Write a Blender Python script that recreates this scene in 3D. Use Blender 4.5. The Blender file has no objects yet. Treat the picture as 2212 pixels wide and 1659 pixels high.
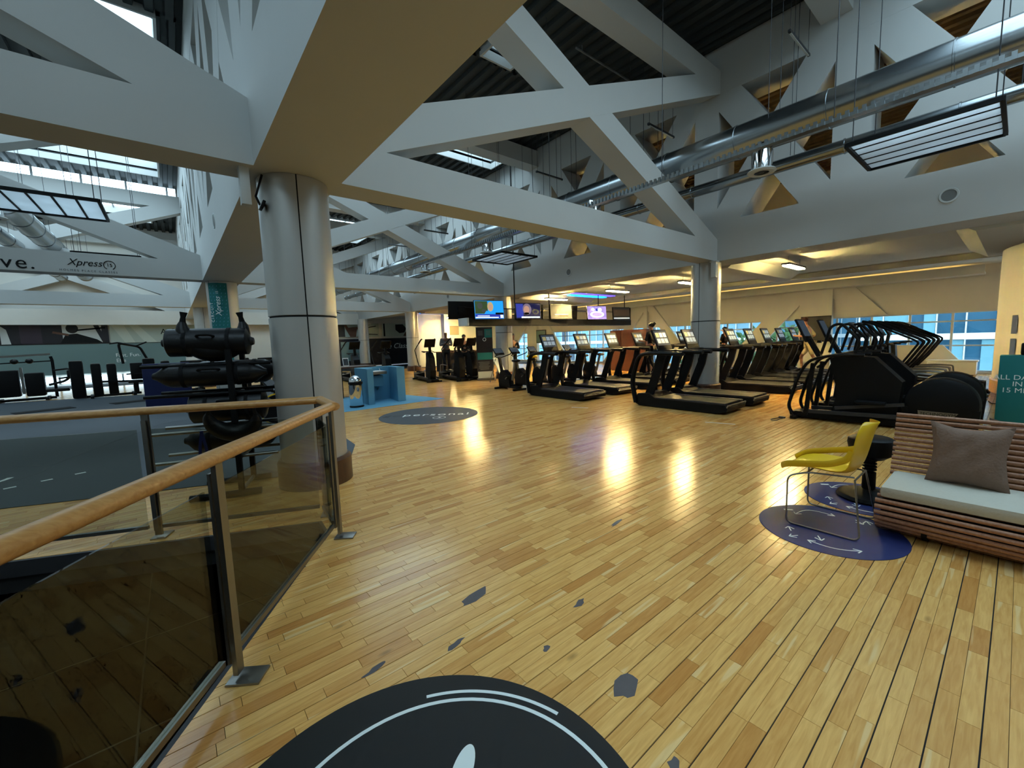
import bpy, bmesh, math, random
from mathutils import Vector, Matrix, Euler
random.seed(7)
S = bpy.context.scene
C = S.collection
PI = math.pi

# ---------------------------------------------------------------- camera, world, exposure
YAW, PITCH, ROLL, FPX = 0.886966, 0.104964, -0.031628, 894.47
CAMZ = 1.55
def _cam():
    f = Vector((math.cos(YAW)*math.cos(PITCH), math.sin(YAW)*math.cos(PITCH), -math.sin(PITCH)))
    r = Vector((math.sin(YAW), -math.cos(YAW), 0)); u = r.cross(f)
    c, s = math.cos(ROLL), math.sin(ROLL)
    r2 = c*r + s*u; u2 = -s*r + c*u
    m = Matrix((r2, u2, -f)).transposed().to_4x4()
    m.translation = (0, 0, CAMZ)
    cd = bpy.data.cameras.new('camera'); cd.sensor_fit = 'HORIZONTAL'; cd.sensor_width = 36
    cd.lens = FPX/2212*36; cd.clip_start = .02; cd.clip_end = 300
    o = bpy.data.objects.new('camera', cd); C.objects.link(o); o.matrix_world = m
    S.camera = o
_cam()
S.view_settings.view_transform = 'Standard'; S.view_settings.look = 'None'
S.view_settings.gamma = 1; S.view_settings.use_curve_mapping = False
S.view_settings.exposure = -0.38
SKY = (0.58, 0.83, 1.0)
SKYLIGHT_E = 6.0
W = bpy.data.worlds.new('world'); S.world = W; W.use_nodes = True
bg = W.node_tree.nodes['Background']; bg.inputs[0].default_value = (0.66, 0.86, 1, 1); bg.inputs[1].default_value = 5.0
S.cycles.use_denoising = True; S.cycles.use_light_tree = False
S.cycles.use_adaptive_sampling = True; S.cycles.adaptive_threshold = .05; S.cycles.adaptive_min_samples = 12
S.cycles.max_bounces = 5; S.cycles.diffuse_bounces = 4; S.cycles.glossy_bounces = 2
S.cycles.transparent_max_bounces = 12; S.cycles.caustics_reflective = False; S.cycles.caustics_refractive = False
S.cycles.sample_clamp_indirect = 4

# ---------------------------------------------------------------- materials
MT = {}
def lin(c):
    return tuple(((x/12.92) if x <= .04045 else ((x+.055)/1.055)**2.4) for x in c)
def mat(name, col, rough=.6, metal=0, noise=0, scale=8, bump=0, spec=.5, emit=None, es=0, alpha=1):
    m = bpy.data.materials.new(name); m.use_nodes = True
    nt = m.node_tree; b = nt.nodes['Principled BSDF']
    c = lin(col)
    b.inputs['Base Color'].default_value = (*c, 1); b.inputs['Roughness'].default_value = rough
    b.inputs['Metallic'].default_value = metal; b.inputs['Specular IOR Level'].default_value = spec
    if emit:
        b.inputs['Emission Color'].default_value = (*lin(emit), 1); b.inputs['Emission Strength'].default_value = es
    if noise or bump:
        tc = nt.nodes.new('ShaderNodeTexCoord'); n = nt.nodes.new('ShaderNodeTexNoise')
        n.inputs['Scale'].default_value = scale; n.inputs['Detail'].default_value = 4
        nt.links.new(tc.outputs['Object'], n.inputs['Vector'])
        if noise:
            r = nt.nodes.new('ShaderNodeMapRange'); r.inputs[3].default_value = 1-noise; r.inputs[4].default_value = 1+noise
            mx = nt.nodes.new('ShaderNodeMix'); mx.data_type = 'RGBA'; mx.blend_type = 'MULTIPLY'; mx.inputs[0].default_value = 1
            mx.inputs[6].default_value = (*c, 1)
            nt.links.new(n.outputs['Fac'], r.inputs[0]); nt.links.new(r.outputs[0], mx.inputs[7])
            nt.links.new(mx.outputs[2], b.inputs['Base Color'])
        if bump:
            bp = nt.nodes.new('ShaderNodeBump'); bp.inputs['Strength'].default_value = bump; bp.inputs['Distance'].default_value = .01
            nt.links.new(n.outputs['Fac'], bp.inputs['Height']); nt.links.new(bp.outputs[0], b.inputs['Normal'])
    MT[name] = m
    return m
def glassmat(name, tint, rough=.02):
    m = bpy.data.materials.new(name); m.use_nodes = True
    nt = m.node_tree; nt.nodes.remove(nt.nodes['Principled BSDF']); out = nt.nodes['Material Output']
    t = nt.nodes.new('ShaderNodeBsdfTransparent'); t.inputs[0].default_value = (*tint, 1)
    g = nt.nodes.new('ShaderNodeBsdfGlossy'); g.inputs['Roughness'].default_value = rough
    fr = nt.nodes.new('ShaderNodeFresnel'); ge = nt.nodes.new('ShaderNodeNewGeometry'); mr = nt.nodes.new('ShaderNodeMapRange')
    mr.inputs[3].default_value = 1.45; mr.inputs[4].default_value = 1/1.45      # thin pane: the same reflectance from both sides
    nt.links.new(ge.outputs['Backfacing'], mr.inputs[0]); nt.links.new(mr.outputs[0], fr.inputs[0])
    mx = nt.nodes.new('ShaderNodeMixShader')
    nt.links.new(fr.outputs[0], mx.inputs[0]); nt.links.new(t.outputs[0], mx.inputs[1]); nt.links.new(g.outputs[0], mx.inputs[2])
    nt.links.new(mx.outputs[0], out.inputs[0]); MT[name] = m
def woodmat(name, c1, c2, rough, tone=None, scale=(1, 14, 14), spec=.5):
    """grain stretched along object X; optional per-piece tone attribute"""
    m = bpy.data.materials.new(name); m.use_nodes = True
    nt = m.node_tree; b = nt.nodes['Principled BSDF']; L = nt.links.new
    tc = nt.nodes.new('ShaderNodeTexCoord'); mp = nt.nodes.new('ShaderNodeMapping'); mp.inputs['Scale'].default_value = scale
    n = nt.nodes.new('ShaderNodeTexNoise'); n.inputs['Scale'].default_value = 3; n.inputs['Detail'].default_value = 6; n.inputs['Distortion'].default_value = .6
    L(tc.outputs['Object'], mp.inputs[0]); L(mp.outputs[0], n.inputs['Vector'])
    cr = nt.nodes.new('ShaderNodeValToRGB'); cr.color_ramp.elements[0].position = .3; cr.color_ramp.elements[1].position = .7
    cr.color_ramp.elements[0].color = (*lin(c1), 1); cr.color_ramp.elements[1].color = (*lin(c2), 1)
    L(n.outputs['Fac'], cr.inputs[0]); col = cr.outputs[0]
    if tone:
        at = nt.nodes.new('ShaderNodeAttribute'); at.attribute_name = 'tone'
        # offset the grain by the tone so that neighbouring strips differ
        ad = nt.nodes.new('ShaderNodeVectorMath'); ad.operation = 'MULTIPLY_ADD'
        ad.inputs[1].default_value = (37, 11, 5)
        L(at.outputs['Color'], ad.inputs[0]); L(mp.outputs[0], ad.inputs[2]); L(ad.outputs[0], n.inputs['Vector'])
        c2r = nt.nodes.new('ShaderNodeValToRGB'); e = c2r.color_ramp.elements
        e[0].position = 0; e[0].color = (*lin(tone[0]), 1); e[1].position = 1; e[1].color = (*lin(tone[-1]), 1)
        for i, t in enumerate(tone[1:-1]):
            k = e.new((i+1)/(len(tone)-1)); k.color = (*lin(t), 1)
        L(at.outputs['Fac'], c2r.inputs[0])
        mx = nt.nodes.new('ShaderNodeMix'); mx.data_type = 'RGBA'; mx.blend_type = 'MULTIPLY'; mx.inputs[0].default_value = 1
        L(col, mx.inputs[6]); L(c2r.outputs[0], mx.inputs[7]); col = mx.outputs[2]
        # small knots
        v = nt.nodes.new('ShaderNodeTexVoronoi'); v.inputs['Scale'].default_value = 3.2
        mp2 = nt.nodes.new('ShaderNodeMapping'); mp2.inputs['Scale'].default_value = (.6, 1.5, 1)
        L(tc.outputs['Object'], mp2.inputs[0]); L(mp2.outputs[0], v.inputs['Vector'])
        kr = nt.nodes.new('ShaderNodeMapRange'); kr.inputs[1].default_value = .02; kr.inputs[2].default_value = .09; kr.inputs[3].default_value = .35; kr.inputs[4].default_value = 1
        L(v.outputs['Distance'], kr.inputs[0])
        mk = nt.nodes.new('ShaderNodeMix'); mk.data_type = 'RGBA'; mk.blend_type = 'MULTIPLY'; mk.inputs[0].default_value = .6
        L(col, mk.inputs[6]); L(kr.outputs[0], mk.inputs[7]); col = mk.outputs[2]
    if tone:    # pale sapwood streaks running with the grain, different in every strip
        n2 = nt.nodes.new('ShaderNodeTexNoise'); n2.inputs['Scale'].default_value = 1.0; n2.inputs['Detail'].default_value = 1
        m3 = nt.nodes.new('ShaderNodeMapping'); m3.inputs['Scale'].default_value = (1.3, 20, 1)
        a2 = nt.nodes.new('ShaderNodeVectorMath'); a2.operation = 'MULTIPLY_ADD'; a2.inputs[1].default_value = (91, 53, 17)
        L(tc.outputs['Object'], m3.inputs[0]); L(at.outputs['Color'], a2.inputs[0]); L(m3.outputs[0], a2.inputs[2]); L(a2.outputs[0], n2.inputs['Vector'])
        sr = nt.nodes.new('ShaderNodeMapRange'); sr.inputs[1].default_value = .665; sr.inputs[2].default_value = .70; sr.inputs[4].default_value = .55
        L(n2.outputs['Fac'], sr.inputs[0])
        ms = nt.nodes.new('ShaderNodeMix'); ms.data_type = 'RGBA'; ms.inputs[7].default_value = (*lin((.95, .83, .60)), 1)
        L(sr.outputs[0], ms.inputs[0]); L(col, ms.inputs[6]); col = ms.outputs[2]
    L(col, b.inputs['Base Color']); b.inputs['Roughness'].default_value = rough; b.inputs['Specular IOR Level'].default_value = spec
    MT[name] = m
mat('paint', (.76, .76, .745), .75, noise=.03, scale=2)
mat('paint_warm', (.80, .79, .74), .8, noise=.03, scale=2)
mat('deck', (.20, .22, .22), .7, noise=.15, scale=3)
mat('deck_warm', (.36, .31, .24), .7, noise=.15, scale=3)
mat('silver', (.72, .71, .69), .36, .45, noise=.04, scale=3)
mat('gap', (.03, .03, .03), .8)
mat('galv', (.62, .64, .65), .22, .95, noise=.06, scale=4)
mat('chrome', (.85, .86, .87), .06, 1)
mat('steel', (.55, .54, .52), .32, .9, noise=.05, scale=20)
mat('black', (.045, .045, .05), .5, spec=.2, noise=.1, scale=10)
mat('blackgloss', (.02, .02, .022), .18)
mat('rubber', (.075, .075, .08), .75, spec=.2, noise=.15, scale=30)
mat('belt', (.085, .085, .09), .55, noise=.1, scale=30)
mat('leather', (.07, .07, .075), .4, spec=.3, noise=.1, scale=40, bump=.15)
mat('gymmat', (.20, .235, .265), .62, noise=.06, scale=60)
mat('white', (.88, .88, .87), .5)
mat('offwhite', (.78, .79, .78), .6, noise=.03, scale=5)
mat('teal', (.02, .44, .44), .55, noise=.04, scale=12)
mat('bluefloor', (.36, .60, .72), .6, noise=.04, scale=40)
mat('yellow', (.93, .75, .08), .42)
mat('bluemat', (.09, .14, .36), .55, noise=.05, scale=30)
mat('cream', (.80, .78, .72), .9, noise=.05, scale=50, bump=.3)
mat('taupe', (.52, .42, .36), .95, noise=.08, scale=60, bump=.4)
mat('decal_black', (.05, .065, .075), .55, noise=.08, scale=30)
mat('decal_grey', (.22, .24, .26), .6, noise=.08, scale=40)
mat('print_white', (.90, .93, .92), .6)
mat('darkgrey', (.17, .17, .18), .5)
mat('patch', (.34, .32, .33), .6, noise=.15, scale=30)
mat('skin', (.62, .43, .34), .55)
mat('skin_dark', (.40, .27, .20), .55)
mat('hair', (.06, .045, .035), .6)
mat('hair_brown', (.26, .13, .07), .6)
mat('cloth_black', (.05, .05, .055), .9)
mat('cloth_grey', (.34, .35, .36), .9)
mat('cloth_beige', (.62, .56, .44), .9)
mat('brownwood', (.30, .15, .08), .5, noise=.12, scale=6)
mat('plaster', (.84, .82, .78), .85, noise=.03, scale=3)
mat('mullion', (.80, .82, .83), .5)
mat('mirror', (.47, .57, .57), .25, .2)
mat('grille', (.46, .47, .47), .7)
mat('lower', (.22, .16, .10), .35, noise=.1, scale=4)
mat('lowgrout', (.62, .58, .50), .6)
mat('leaf', (.20, .36, .14), .7, noise=.3, scale=4)
def translucent(name, col):
    m = bpy.data.materials.new(name); m.use_nodes = True
    nt = m.node_tree; nt.nodes.remove(nt.nodes['Principled BSDF']); out = nt.nodes['Material Output']
    a = nt.nodes.new('ShaderNodeBsdfTranslucent'); b = nt.nodes.new('ShaderNodeBsdfDiffuse'); mx = nt.nodes.new('ShaderNodeMixShader')
    tc = nt.nodes.new('ShaderNodeTexCoord'); n = nt.nodes.new('ShaderNodeTexNoise'); n.inputs['Scale'].default_value = 3
    r = nt.nodes.new('ShaderNodeMapRange'); r.inputs[3].default_value = .55; r.inputs[4].default_value = .95
    nt.links.new(tc.outputs['Object'], n.inputs['Vector']); nt.links.new(n.outputs['Fac'], r.inputs[0]); nt.links.new(r.outputs[0], mx.inputs[0])
    a.inputs[0].default_value = (*col, 1); b.inputs[0].default_value = (*col, 1)
    nt.links.new(b.outputs[0], mx.inputs[1]); nt.links.new(a.outputs[0], mx.inputs[2]); nt.links.new(mx.outputs[0], out.inputs[0]); MT[name] = m
translucent('panelface', (.92, .95, .97))
glassmat('glass', (.80, .81, .76))
glassmat('winglass', (.93, .97, .98))
mat('skylight', (.9, .95, 1), .5, emit=(1, 1, 1), es=1)
_b = MT['skylight'].node_tree.nodes['Principled BSDF']; _b.inputs['Emission Color'].default_value = (*SKY, 1); _b.inputs['Emission Strength'].default_value = SKYLIGHT_E
mat('lamp_warm', (1, .9, .7), .5, emit=(1, .87, .56), es=600)
mat('lamp_bright', (1, .95, .85), .5, emit=(1, .83, .50), es=190)
mat('lamp_cove', (1, .95, .85), .5, emit=(1, .83, .50), es=20)
mat('led_blue', (.2, .5, 1), .5, emit=(.05, .48, 1), es=9)
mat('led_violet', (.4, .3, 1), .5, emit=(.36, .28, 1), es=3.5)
woodmat('floorwood', (.87, .66, .375), (.95, .76, .465), .20, tone=((.86, .77, .68), (.93, .88, .82), (.965, .94, .90), (.985, .97, .94), (1, .99, .97)), scale=(2, 22, 22), spec=.5)
woodmat('railwood', (.74, .52, .28), (.83, .63, .38), .35, scale=(2, 18, 18))
woodmat('benchwood', (.62, .42, .30), (.74, .54, .41), .4, scale=(2, 18, 18))
woodmat('basewood', (.24, .15, .10), (.33, .21, .14), .4, scale=(8, 8, 2))

# ---------------------------------------------------------------- mesh builder
class MB:
    def __init__(s): s.v = []; s.f = []; s.t = []
    def add(s, vs, fs, tone=0):
        o = len(s.v); s.v += [tuple(v) for v in vs]
        s.f += [tuple(i+o for i in f) for f in fs]; s.t += [tone]*len(fs)
        return s
    def box(s, c, d, rz=0, rx=0, ry=0, bev=0):
        x, y, z = d[0]/2, d[1]/2, d[2]/2
        M = Matrix.Translation(c) @ Euler((rx, ry, rz)).to_matrix().to_4x4()
        if not bev:
            P = [(-x,-y,-z),(x,-y,-z),(x,y,-z),(-x,y,-z),(-x,-y,z),(x,-y,z),(x,y,z),(-x,y,z)]
            s.add([M @ Vector(p) for p in P], [(0,3,2,1),(4,5,6,7),(0,1,5,4),(1,2,6,5),(2,3,7,6),(3,0,4,7)])
        else:
            b = min(bev, x*.95, y*.95, z*.95)
            bm = bmesh.new(); bmesh.ops.create_cube(bm, size=1)
            for v in bm.verts: v.co = Vector((v.co.x*2*x, v.co.y*2*y, v.co.z*2*z))
            bmesh.ops.bevel(bm, geom=bm.edges[:], offset=b, segments=2, affect='EDGES', profile=.6)
            bm.verts.ensure_lookup_table()
            s.add([M @ v.co for v in bm.verts], [[v.index for v in f.verts] for f in bm.faces]); bm.free()
        return s
    def span(s, a, b):
        return s.box([(a[i]+b[i])/2 for i in range(3)], [abs(b[i]-a[i]) for i in range(3)])
    def cyl(s, p0, p1, r0, r1=None, n=12, cap=True):
        r1 = r0 if r1 is None else r1
        p0, p1 = Vector(p0), Vector(p1); d = (p1-p0).normalized()
        a = d.orthogonal().normalized(); b = d.cross(a)
        vs = []
        for p, r in ((p0, r0), (p1, r1)):
            vs += [p + r*(math.cos(2*PI*i/n)*a + math.sin(2*PI*i/n)*b) for i in range(n)]
        fs = [(i, (i+1) % n, n+(i+1) % n, n+i) for i in range(n)]
        if cap: fs += [tuple(range(n))[::-1], tuple(range(n, 2*n))]
        return s.add(vs, fs)
    def tube(s, pts, r, n=8, smooth=0, flat=None):
        """tube along a polyline; smooth>0 rounds the corners; flat=(w,h,up) gives an elliptical section"""
        P = [Vector(p) for p in pts]
        if smooth:
            Q = [P[0]]
            for i in range(1, len(P)-1):
                a, b, c = P[i-1], P[i], P[i+1]
                k = min(smooth, (a-b).length*.48, (c-b).length*.48)
                s0 = b+(a-b).normalized()*k; s1 = b+(c-b).normalized()*k
                for j in range(6):
                    t = j/5; Q.append((1-t)**2*s0 + 2*t*(1-t)*b + t*t*s1)
            Q.append(P[-1]); P = Q
        rr = r if isinstance(r, (list, tuple)) else [r]*len(P)
        if len(rr) != len(P): rr = [rr[0]+(rr[-1]-rr[0])*i/(len(P)-1) for i in range(len(P))]
        vs = []; fs = []; up = None
        for i, p in enumerate(P):
            d = (P[min(i+1, len(P)-1)]-P[max(i-1, 0)]).normalized()
            if flat:
                a = Vector(flat[2]); a = (a - d*a.dot(d)).normalized(); b = d.cross(a); ra, rb = flat[1]/2, flat[0]/2
            else:
                if up is None: a = d.orthogonal().normalized()
                else: a = (up - d*up.dot(d)).normalized()
                up = a; b = d.cross(a); ra = rb = rr[i]
            vs += [p + ra*math.cos(2*PI*k/n)*a + rb*math.sin(2*PI*k/n)*b for k in range(n)]
        m = len(P)
        for i in range(m-1):
            fs += [(i*n+k, i*n+(k+1) % n, (i+1)*n+(k+1) % n, (i+1)*n+k) for k in range(n)]
        fs += [tuple(range(n))[::-1], tuple(range((m-1)*n, m*n))]
        return s.add(vs, fs)
    def bar(s, pts, w, h, up):
        """rectangular bar along a polyline (square section, mitred)"""
        P = [Vector(p) for p in pts]; vs = []; fs = []
        for i, p in enumerate(P):
            d0 = (P[i]-P[i-1]).normalized() if i else None
            d1 = (P[i+1]-P[i]).normalized() if i < len(P)-1 else None
            d = ((d0 or d1)+(d1 or d0)).normalized()
            a = Vector(up); a = (a-d*a.dot(d)).normalized(); b = d.cross(a)
            k = 1/max(.4, d.dot(d1 or d0))
            vs += [p+a*h/2+b*w/2*k, p+a*h/2-b*w/2*k, p-a*h/2-b*w/2*k, p-a*h/2+b*w/2*k]
        for i in range(len(P)-1):
            fs += [(i*4+k, i*4+(k+1) % 4, i*4+4+(k+1) % 4, i*4+4+k) for k in range(4)]
        fs += [(3,2,1,0), tuple(range(len(P)*4-4, len(P)*4))]
        return s.add(vs, fs)
    def lathe(s, prof, n=24, c=(0,0,0), ax='z', arc=None):
        vs = []; fs = []; m = len(prof); full = arc is None; a0, a1 = arc or (0, 2*PI); k = n if full else n+1
        for i in range(k):
            a = a0+(a1-a0)*i/n
            for r, z in prof:
                p = (r*math.cos(a), r*math.sin(a), z)
                if ax == 'x': p = (z, r*math.cos(a), r*math.sin(a))
                if ax == 'y': p = (r*math.sin(a), z, r*math.cos(a))
                vs.append(tuple(p[j]+c[j] for j in range(3)))
        for i in range(n):
            j = (i+1) % k
            for q in range(m-1): fs.append((i*m+q, j*m+q, j*m+q+1, i*m+q+1))
        return s.add(vs, fs)
    def prism(s, poly, o, u, v, w):
        """polygon (a,b) -> o+a*u+b*v, extruded by vector w"""
        o, u, v, w = map(Vector, (o, u, v, w)); n = len(poly)
        b = [o+a*u+c*v for a, c in poly]
        return s.add(b+[p+w for p in b], [tuple(range(n))[::-1], tuple(range(n, 2*n))]+[(i, (i+1) % n, n+(i+1) % n, n+i) for i in range(n)])
    def ball(s, c, r, n=14, m=9):
        rx, ry, rz = (r, r, r) if not isinstance(r, (tuple, list)) else r
        vs = []; fs = []
        for j in range(m+1):
            t = PI*j/m
            vs += [(c[0]+rx*math.sin(t)*math.cos(2*PI*i/n), c[1]+ry*math.sin(t)*math.sin(2*PI*i/n), c[2]+rz*math.cos(t)) for i in range(n)]
        for j in range(m):
            fs += [(j*n+i, (j+1)*n+i, (j+1)*n+(i+1) % n, j*n+(i+1) % n) for i in range(n)]
        return s.add(vs, fs)
    def mesh(s, name, tone=False):
        me = bpy.data.meshes.new(name); me.from_pydata(s.v, [], s.f)
        bm = bmesh.new(); bm.from_mesh(me); bmesh.ops.remove_doubles(bm, verts=bm.verts, dist=1e-5) if not tone else None
        bmesh.ops.recalc_face_normals(bm, faces=bm.faces); bm.to_mesh(me); bm.free()
        if tone:
            a = me.attributes.new('tone', 'FLOAT', 'FACE'); a.data.foreach_set('value', s.t)
        me.update()
        return me
    def build(s, name, m, parent=None, smooth=True, tone=False, **kw):
        me = s.mesh(name, tone); me.materials.append(MT[m] if isinstance(m, str) else m)
        if smooth and not tone:
            me.shade_smooth(); me.set_sharp_from_angle(angle=math.radians(38))
        o = bpy.data.objects.new(name, me); C.objects.link(o)
        if parent: o.parent = parent
        for k, v in kw.items(): o[k] = v
        return o
def empty(name, loc=(0,0,0), rz=0, parent=None):
    o = bpy.data.objects.new(name, None); C.objects.link(o); o.location = loc; o.rotation_euler = (0,0,rz)
    o.empty_display_size = .1
    if parent: o.parent = parent
    return o
def tag(o, label=None, cat=None, group=None, kind=None):
    if label: o['label'] = label
    if cat: o['category'] = cat
    if group: o['group'] = group
    if kind: o['kind'] = kind
    return o
def thing(name, label, cat, loc=(0,0,0), rz=0, group=None, kind=None):
    return tag(empty(name, loc, rz), label, cat, group, kind)
def struct(name, mb, m, label, parent=None, smooth=False):
    o = mb.build(name, m, parent, smooth=smooth)
    return tag(o, label, None, None, 'structure')
def dup(root, loc, rz, label=None, group=None):
    r = root.copy(); C.objects.link(r); r.location = loc; r.rotation_euler = (0,0,rz)
    if label: r['label'] = label
    if group: r['group'] = group
    for ch in [o for o in KIDS[root.name]]:
        c = ch.copy(); C.objects.link(c); c.parent = r
        for g in [o for o in KIDS.get(ch.name, [])]:
            d = g.copy(); C.objects.link(d); d.parent = c
    return r
KIDS = {}
def freeze(root):
    """remember the children of a prototype before any copy is made"""
    KIDS[root.name] = list(root.children)
    for c in root.children: KIDS[c.name] = list(c.children)
    return root
def text(s, size, m, parent, loc, rot, name='lettering', depth=.002, align='CENTER', shear=0, space=1, sx=1):
    cu = bpy.data.curves.new('t', 'FONT'); cu.body = s; cu.size = size; cu.align_x = align; cu.align_y = 'CENTER'
    cu.extrude = depth; cu.shear = shear; cu.space_character = space; cu.resolution_u = 3
    t = bpy.data.objects.new('t', cu); C.objects.link(t)
    bpy.context.view_layer.update()
    me = bpy.data.meshes.new_from_object(t.evaluated_get(bpy.context.evaluated_depsgraph_get()))
    bpy.data.objects.remove(t); bpy.data.curves.remove(cu)
    me.materials.clear(); me.materials.append(MT[m]); me.name = name
    o = bpy.data.objects.new(name, me); C.objects.link(o); o.parent = parent; o.location = loc
    o.rotation_euler = rot; o.scale = (sx, 1, 1)
    return o
def clip(poly, a, b, keep_left=True):
    """clip a 2-D polygon by the line a->b"""
    out = []
    def sd(p): return ((b[0]-a[0])*(p[1]-a[1])-(b[1]-a[1])*(p[0]-a[0]))*(1 if keep_left else -1)
    for i in range(len(poly)):
        p, q = poly[i], poly[(i+1) % len(poly)]; sp, sq = sd(p), sd(q)
        if sp >= 0: out.append(p)
        if (sp > 0 > sq) or (sp < 0 < sq):
            t = sp/(sp-sq); out.append((p[0]+t*(q[0]-p[0]), p[1]+t*(q[1]-p[1])))
    return out
def subtract(poly, conv):
    """pieces of poly outside the convex, counter-clockwise polygon conv"""
    res = []; rest = poly
    for i in range(len(conv)):
        a, b = conv[i], conv[(i+1) % len(conv)]
        o = clip(rest, a, b, False)
        if len(o) > 2: res.append(o)
        rest = clip(rest, a, b, True)
        if len(rest) < 3: break
    return res
def area(p): return abs(sum(p[i][0]*p[(i+1) % len(p)][1]-p[(i+1) % len(p)][0]*p[i][1] for i in range(len(p))))/2

# ================================================================ THE SHELL
ZB = 3.30                     # underside of girders and trusses
XG = [-8.63, .77, 10.42, 19.6]  # near faces of the girders (along Y)
YT = [-3.58, 4.77, 13.12, 21.47, 29.82]  # near faces of the cross trusses (along X)
COLY = [y+.33 for y in YT]
VOID = [(.90, 3.86), (-8.0, 7.97), (-8.0, -4.0), (-4.15, -4.0), (.88, 3.55)]   # stair void, counter-clockwise
RUB = [(1.57, 5.27), (2.09, 6.50), (3.0, 18.9), (-8.0, 22.4), (-8.0, 9.10)]   # rubber gym floor

# ---- floor boards
def build_floor():
    fl = empty('floor'); tag(fl, 'pale oak strip floor with worn grey patches', None, None, 'structure')
    base = MB()
    for p in subtract([(-8.6, -3.5), (20.2, -3.5), (20.2, 30.2), (-8.6, 30.2)], VOID):
        base.prism(p, (0,0,-.26), (1,0,0), (0,1,0), (0,0,.255))
    base.build('subfloor', 'gap', fl, smooth=False)
    wdt = .0662; near = []; far = MB()
    rnd = random.Random(3)
    j0, j1 = int(-3.4/wdt), int(30/wdt)
    for j in range(j0, j1):
        y0 = j*wdt; y1 = y0+wdt
        ga, gb = (.0020, .0003) if j % 2 == 0 else (.0003, .0020)      # the dark joint comes every second strip
        yc = (y0+y1)/2
        x = -8.4 - rnd.random()*.5
        far_row = yc > 12
        while x < 20:
            ln = rnd.choice((.26, .33, .40, .40, .47, .55)) * (2.2 if far_row else 1)
            x0, x1 = x, x+ln; x = x1
            xc = (x0+x1)/2
            if xc*.7+yc*.7 < -1.2: continue
            d = math.hypot(xc, yc); az = math.degrees(math.atan2(yc, xc))
            if az < -22 or az > 118 or d > 27: continue
            pieces = [[(x0+.0005, y0+ga), (x1-.0005, y0+ga), (x1-.0005, y1-gb), (x0+.0005, y1-gb)]]
            if xc < 1.6 and yc < 9: pieces = subtract(pieces[0], VOID)
            tone = min(1, max(0, rnd.gauss(.52, .26)))
            if rnd.random() < .05: tone = rnd.random()*.15
            for p in pieces:
                if area(p) < 2e-4: continue
                ins = sum(1 for q in p for k in [1] if inside(q, RUB)) == len(p)
                if ins: continue
                if len(p) == 4 and d < 3.4 and -6 < az < 100 and in_view(xc, yc): near.append((d, p, tone))
                else: plank(far, p, tone)
    near.sort(key=lambda t: t[0])
    for k, (d, p, tone) in enumerate(near):
        if k < 300:
            mb = MB(); plank(mb, p, tone); mb.build('plank', 'floorwood', fl, tone=True)
        else: plank(far, p, tone)
    o = far.build('plank_field', 'floorwood', fl, tone=True); o['kind'] = 'stuff'
    # worn grey patches in the lacquer
    rnd = random.Random(5)
    for cx, cy, L, Wd in ((1.43, 1.02, .10, .055), (1.30, 2.02, .19, .045), (1.72, 1.55, .07, .025), (1.00, 1.75, .07, .022), (.62, 1.87, .10, .02), (1.27, .70, .05, .025), (1.33, 1.42, .035, .02), (2.75, 2.05, .12, .02)):
        n = 11; pts = []
        for i in range(n):
            a = 2*PI*i/n; r = .55+.45*rnd.random()
            pts.append((cx+L*r*math.cos(a)*.9, cy+Wd*r*math.sin(a)+ .15*L*math.cos(a)))
        MB().prism(pts, (0,0,.0002), (1,0,0), (0,1,0), (0,0,.0006)).build('worn_patch', 'patch', fl, smooth=False)
    for (ax, ay), (bx, by) in (((6.9, 6.35), (7.05, 6.0)), ((7.2, 3.45), (7.35, 3.0))):
        MB().bar([(ax, ay, .0012), (bx, by, .0012)], .03, .0012, (0,0,1)).build('floor_tape', 'white', fl, smooth=False)
    return fl
def inside(p, poly):
    c = False; n = len(poly)
    for i in range(n):
        a, b = poly[i], poly[(i+1) % n]
        if (a[1] > p[1]) != (b[1] > p[1]) and p[0] < (b[0]-a[0])*(p[1]-a[1])/(b[1]-a[1])+a[0]: c = not c
    return c
def in_view(x, y):
    fx = x*math.cos(YAW)+y*math.sin(YAW); rx = x*math.sin(YAW)-y*math.cos(YAW)
    zc = fx*math.cos(PITCH)+CAMZ*math.sin(PITCH); yc = fx*math.sin(PITCH)-CAMZ*math.cos(PITCH)
    return zc > .1 and abs(rx/zc)*FPX < 1106 and abs(yc/zc)*FPX < 829
def plank(mb, p, tone):
    n = len(p); cx = sum(q[0] for q in p)/n; cy = sum(q[1] for q in p)/n
    b = .0006
    top = [(q[0]+(b if q[0] < cx else -b), q[1]+(b if q[1] < cy else -b), 0) for q in p]
    low = [(q[0], q[1], -.006) for q in p]
    mb.add(low+top, [tuple(range(n, 2*n))]+[(i, (i+1) % n, n+(i+1) % n, n+i) for i in range(n)], tone)
FLOOR = build_floor()

# rubber floor
rb = MB().prism(RUB, (0,0,-.004), (1,0,0), (0,1,0), (0,0,.010))
RUBBER = struct('floor_rubber', rb, 'gymmat', 'dark blue-grey rubber training floor beyond the balustrade')

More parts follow.
